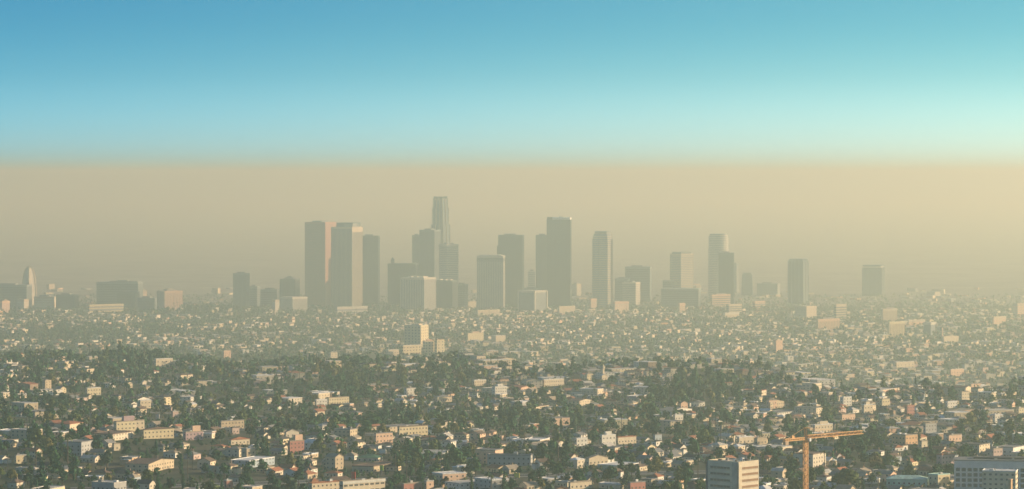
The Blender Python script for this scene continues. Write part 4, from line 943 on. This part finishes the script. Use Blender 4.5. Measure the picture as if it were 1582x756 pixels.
def trunk(kind, seed):
    r_ = np.random.default_rng(seed+500); V, Qd = [], []
    def limb(p0, p1, r0, r1):
        p0, p1 = np.array(p0, float), np.array(p1, float); d = p1-p0; d /= np.linalg.norm(d)
        a = np.cross(d, [0, 0, 1.] if abs(d[2]) < .9 else [1., 0, 0]); a /= np.linalg.norm(a); b2 = np.cross(d, a); o_ = len(V)
        for p_, rr in ((p0, r0), (p1, r1)):
            for k in range(5): V.append(p_+rr*(a*math.cos(k*1.2566)+b2*math.sin(k*1.2566)))
        for k in range(5): Qd.append([o_+k, o_+(k+1) % 5, o_+5+(k+1) % 5, o_+5+k])
    if kind == 3: limb((0, 0, -1), (.15, .1, 7), .30, .22); limb((.15, .1, 7), (0, 0, 14), .22, .17)
    elif kind == 0:
        limb((0, 0, -1), (0, 0, 3.2), .38, .26)
        for k in range(4):
            a_ = k*1.57+r_.uniform(0, 1); limb((0, 0, 2.8), (1.8*math.cos(a_), 1.8*math.sin(a_), 5.4), .2, .07)
    else: limb((0, 0, -1), (0, 0, 5 if kind == 2 else 12), .28, .08)
    return np.array(V), np.array(Qd)
NV = [6, 3, 2, 3]
HI = {(k, v): crown(k, [340, 260, 200, 200][k], 100*k+v) for k in range(4) for v in range(NV[k])}
MID, LO, LOW = [{(k, v): crown(k, n_[k], 100*k+v, far=f_) for k in range(4) for v in range(NV[k])} for f_, n_ in ((1, (100, 80, 60, 60)), (2, (38, 32, 26, 40)), (3, (15, 13, 11, 20)))]
TK = {(k, v): trunk(k, 100*k+v) for k in range(4) for v in range(NV[k])}
LEAF = {'dark green': (.014, .043, .024), 'green': (.025, .064, .028), 'olive': (.060, .070, .024), 'grey green': (.042, .062, .040), 'yellowish': (.105, .085, .030), 'brownish': (.075, .055, .032)}
LEAF = {k_: (1.6*v_[0], 1.8*v_[1], 1.5*v_[2]) for k_, v_ in LEAF.items()}; LN = list(LEAF); LPROB = [.34, .30, .18, .10, .04, .04]
bark = mat('bark', (.11, .085, .065), var=.25, scale=2)
tcol = rng.choice(6, size=len(tx), p=LPROB); tcol = np.where((tkind == 2), 0, np.where((tkind == 3) & (tcol > 3), 2, tcol))
tvar = rng.integers(0, 1000, len(tx)); trot = rng.uniform(0, 6.28, len(tx))
chosen = set(np.argsort(-np.where(tkind == 0, tvis, -1))[:300].tolist())
for k, n_ in ((1, 70), (2, 60), (3, 60)): 
    o_ = np.argsort(-np.where(tkind == k, tvis, -1))[:n_]; chosen |= set(o_[tvis[o_] > 0].tolist())
TN = ['broadleaf_tree', 'conifer_tree', 'cypress_tree', 'palm_tree']; TL = ['broad tree', 'tall conifer', 'slim cypress', 'palm']; TC = ['tree', 'conifer', 'cypress', 'palm']
items = []
for i in sorted(chosen):
    k = int(tkind[i]); v = int(tvar[i] % NV[k]); cn = LN[tcol[i]]
    o = thing(TN[k], '', TC[k], (tx[i], ty[i], tz[i]), trot[i], 'trees among the houses')
    o.scale = (float(tscale[i]),)*3
    link('trunk', cached(('t', k, v), lambda: arr_mesh('trunk', *TK[k, v], [bark])), o)
    link('crown', cached(('c', k, v, cn), lambda: arr_mesh('crown', *HI[k, v], [leafmat(cn+' leaves', LEAF[cn])])), o)
    size = 'small' if tscale[i] < .7 else ('large' if tscale[i] > 1.1 else 'middling')
    items.append((o, f'{size} {cn} {TL[k]}', tx[i], ty[i], tz[i]+TH[k]*tscale[i]))
label_all(items)
# the rest of the trees: one mass
Vs, Qs, Ms, Ts, off = [], [], [], [], 0
rest = np.array([i for i in range(len(tx)) if i not in chosen and (tvis[i] > 0 or i % 8 == 0)])
lod = np.maximum(np.digitize(ty, (3100, 4900)), (tscale < .36)*1)
for k in range(4):
    for v in range(NV[k]):
        for hi, T_ in enumerate((MID, LO, LOW)):
            sel = rest[(tkind[rest] == k) & (tvar[rest] % NV[k] == v) & (lod[rest] == hi)]
            if not len(sel): continue
            cv, cq = T_[k, v]; tv_, tq = TK[k, v]
            if hi and k != 3: tv_, tq = tv_[:10], tq[:5]
            if hi == 2 and k != 3: tv_, tq = tv_[:0], tq[:0]
            bv = np.concatenate([cv, tv_]); bq = np.concatenate([cq, tq+len(cv)]); bm = np.concatenate([np.zeros(len(cq), int), np.ones(len(tq), int)])
            c_, s_ = np.cos(trot[sel])[:,None], np.sin(trot[sel])[:,None]; sc_ = tscale[sel][:,None]
            sq = sc_*rng.uniform(.85, 1.15, (len(sel), 1))
            V = np.stack([tx[sel][:,None]+sq*(bv[:,0]*c_-bv[:,1]*s_), ty[sel][:,None]+sq*(bv[:,0]*s_+bv[:,1]*c_), tz[sel][:,None]+sc_*bv[:,2]], -1)
            n_ = len(bv); Vs.append(V.reshape(-1, 3)); Qs.append((bq[None]+(off+np.arange(len(sel))*n_)[:,None,None]).reshape(-1, 4)); off += n_*len(sel)
            Ms.append(np.tile(bm, len(sel)))
            cc = np.array([LEAF[q_] for q_ in LN])[tcol[sel]]*rng.uniform(.75, 1.25, (len(sel), 1))
            Ts.append(np.repeat(np.column_stack([cc, np.ones(len(sel))]), n_, 0))
o = link('trees', arr_mesh('trees', np.concatenate(Vs), np.concatenate(Qs), [leafmat('mixed leaves', (0, 0, 0), True), bark], np.concatenate(Ms), np.concatenate(Ts)), kind='stuff')
tag(o, 'mass of dark green trees filling the gaps between the houses', 'trees')
print('houses', len(HS), 'trees', len(tx), len(rest), np.bincount(lod[rest]), 'tree quads', sum(len(q_) for q_ in Qs))

# ------------------------------------------------------------------ the plain beyond the towers: low blocks fading into the haze
m = MB(); n_ = 160
fy = 13100+1800*rng.random(n_)**1.6; fxx = rng.uniform(-.175, .175, n_)*fy
for x, y in zip(fxx, fy):
    W, Dp, hh = rng.uniform(14, 60), rng.uniform(14, 40), rng.choice([5, 7, 9, 14, 24], p=[.35, .3, .2, .1, .05])
    a_ = -math.radians(rng.choice([25, 50, 60])+rng.normal(0, 3)); c_, s_ = math.cos(a_), math.sin(a_); z = gz(x, y)
    v = [(-W/2,-Dp/2,-2),(W/2,-Dp/2,-2),(W/2,Dp/2,-2),(-W/2,Dp/2,-2),(-W/2,-Dp/2,hh),(W/2,-Dp/2,hh),(W/2,Dp/2,hh),(-W/2,Dp/2,hh)]
    m.add([(x+p_*c_-q_*s_, y+p_*s_+q_*c_, z+r_) for p_, q_, r_ in v], [(0,1,5,4),(1,2,6,5),(2,3,7,6),(3,0,4,7)], int(rng.integers(0, 4)))
    m.add([(x+p_*c_-q_*s_, y+p_*s_+q_*c_, z+r_) for p_, q_, r_ in v[4:]], [(0,1,2,3)], 4)
o = link('low_city_blocks', m.mesh('low_city_blocks', WM['cream'], WM['beige'], WM['grey'], WM['peach'], RM['pale']), kind='stuff')
tag(o, 'low pale city blocks on the plain behind the towers', 'buildings')
# ------------------------------------------------------------------ the smog: one closed box of even air round everything
hm = bpy.data.materials.new('smog'); hm.use_nodes = True; t = hm.node_tree; t.nodes.clear()
out = t.nodes.new('ShaderNodeOutputMaterial'); pv = t.nodes.new('ShaderNodeVolumePrincipled')
pv.inputs['Color'].default_value = (*HAZE_COL, 1); pv.inputs['Absorption Color'].default_value = (*HAZE_ABS, 1); pv.inputs['Density'].default_value = HAZE_DENSITY; pv.inputs['Anisotropy'].default_value = HAZE_G
t.links.new(pv.outputs[0], out.inputs['Volume'])
hz_ = MB().box(-14000, 14000, -3500, 60000, -112, CZ+66).build('haze', hm, kind='stuff')
tag(hz_, 'tan smog layer lying over the whole city', 'haze')
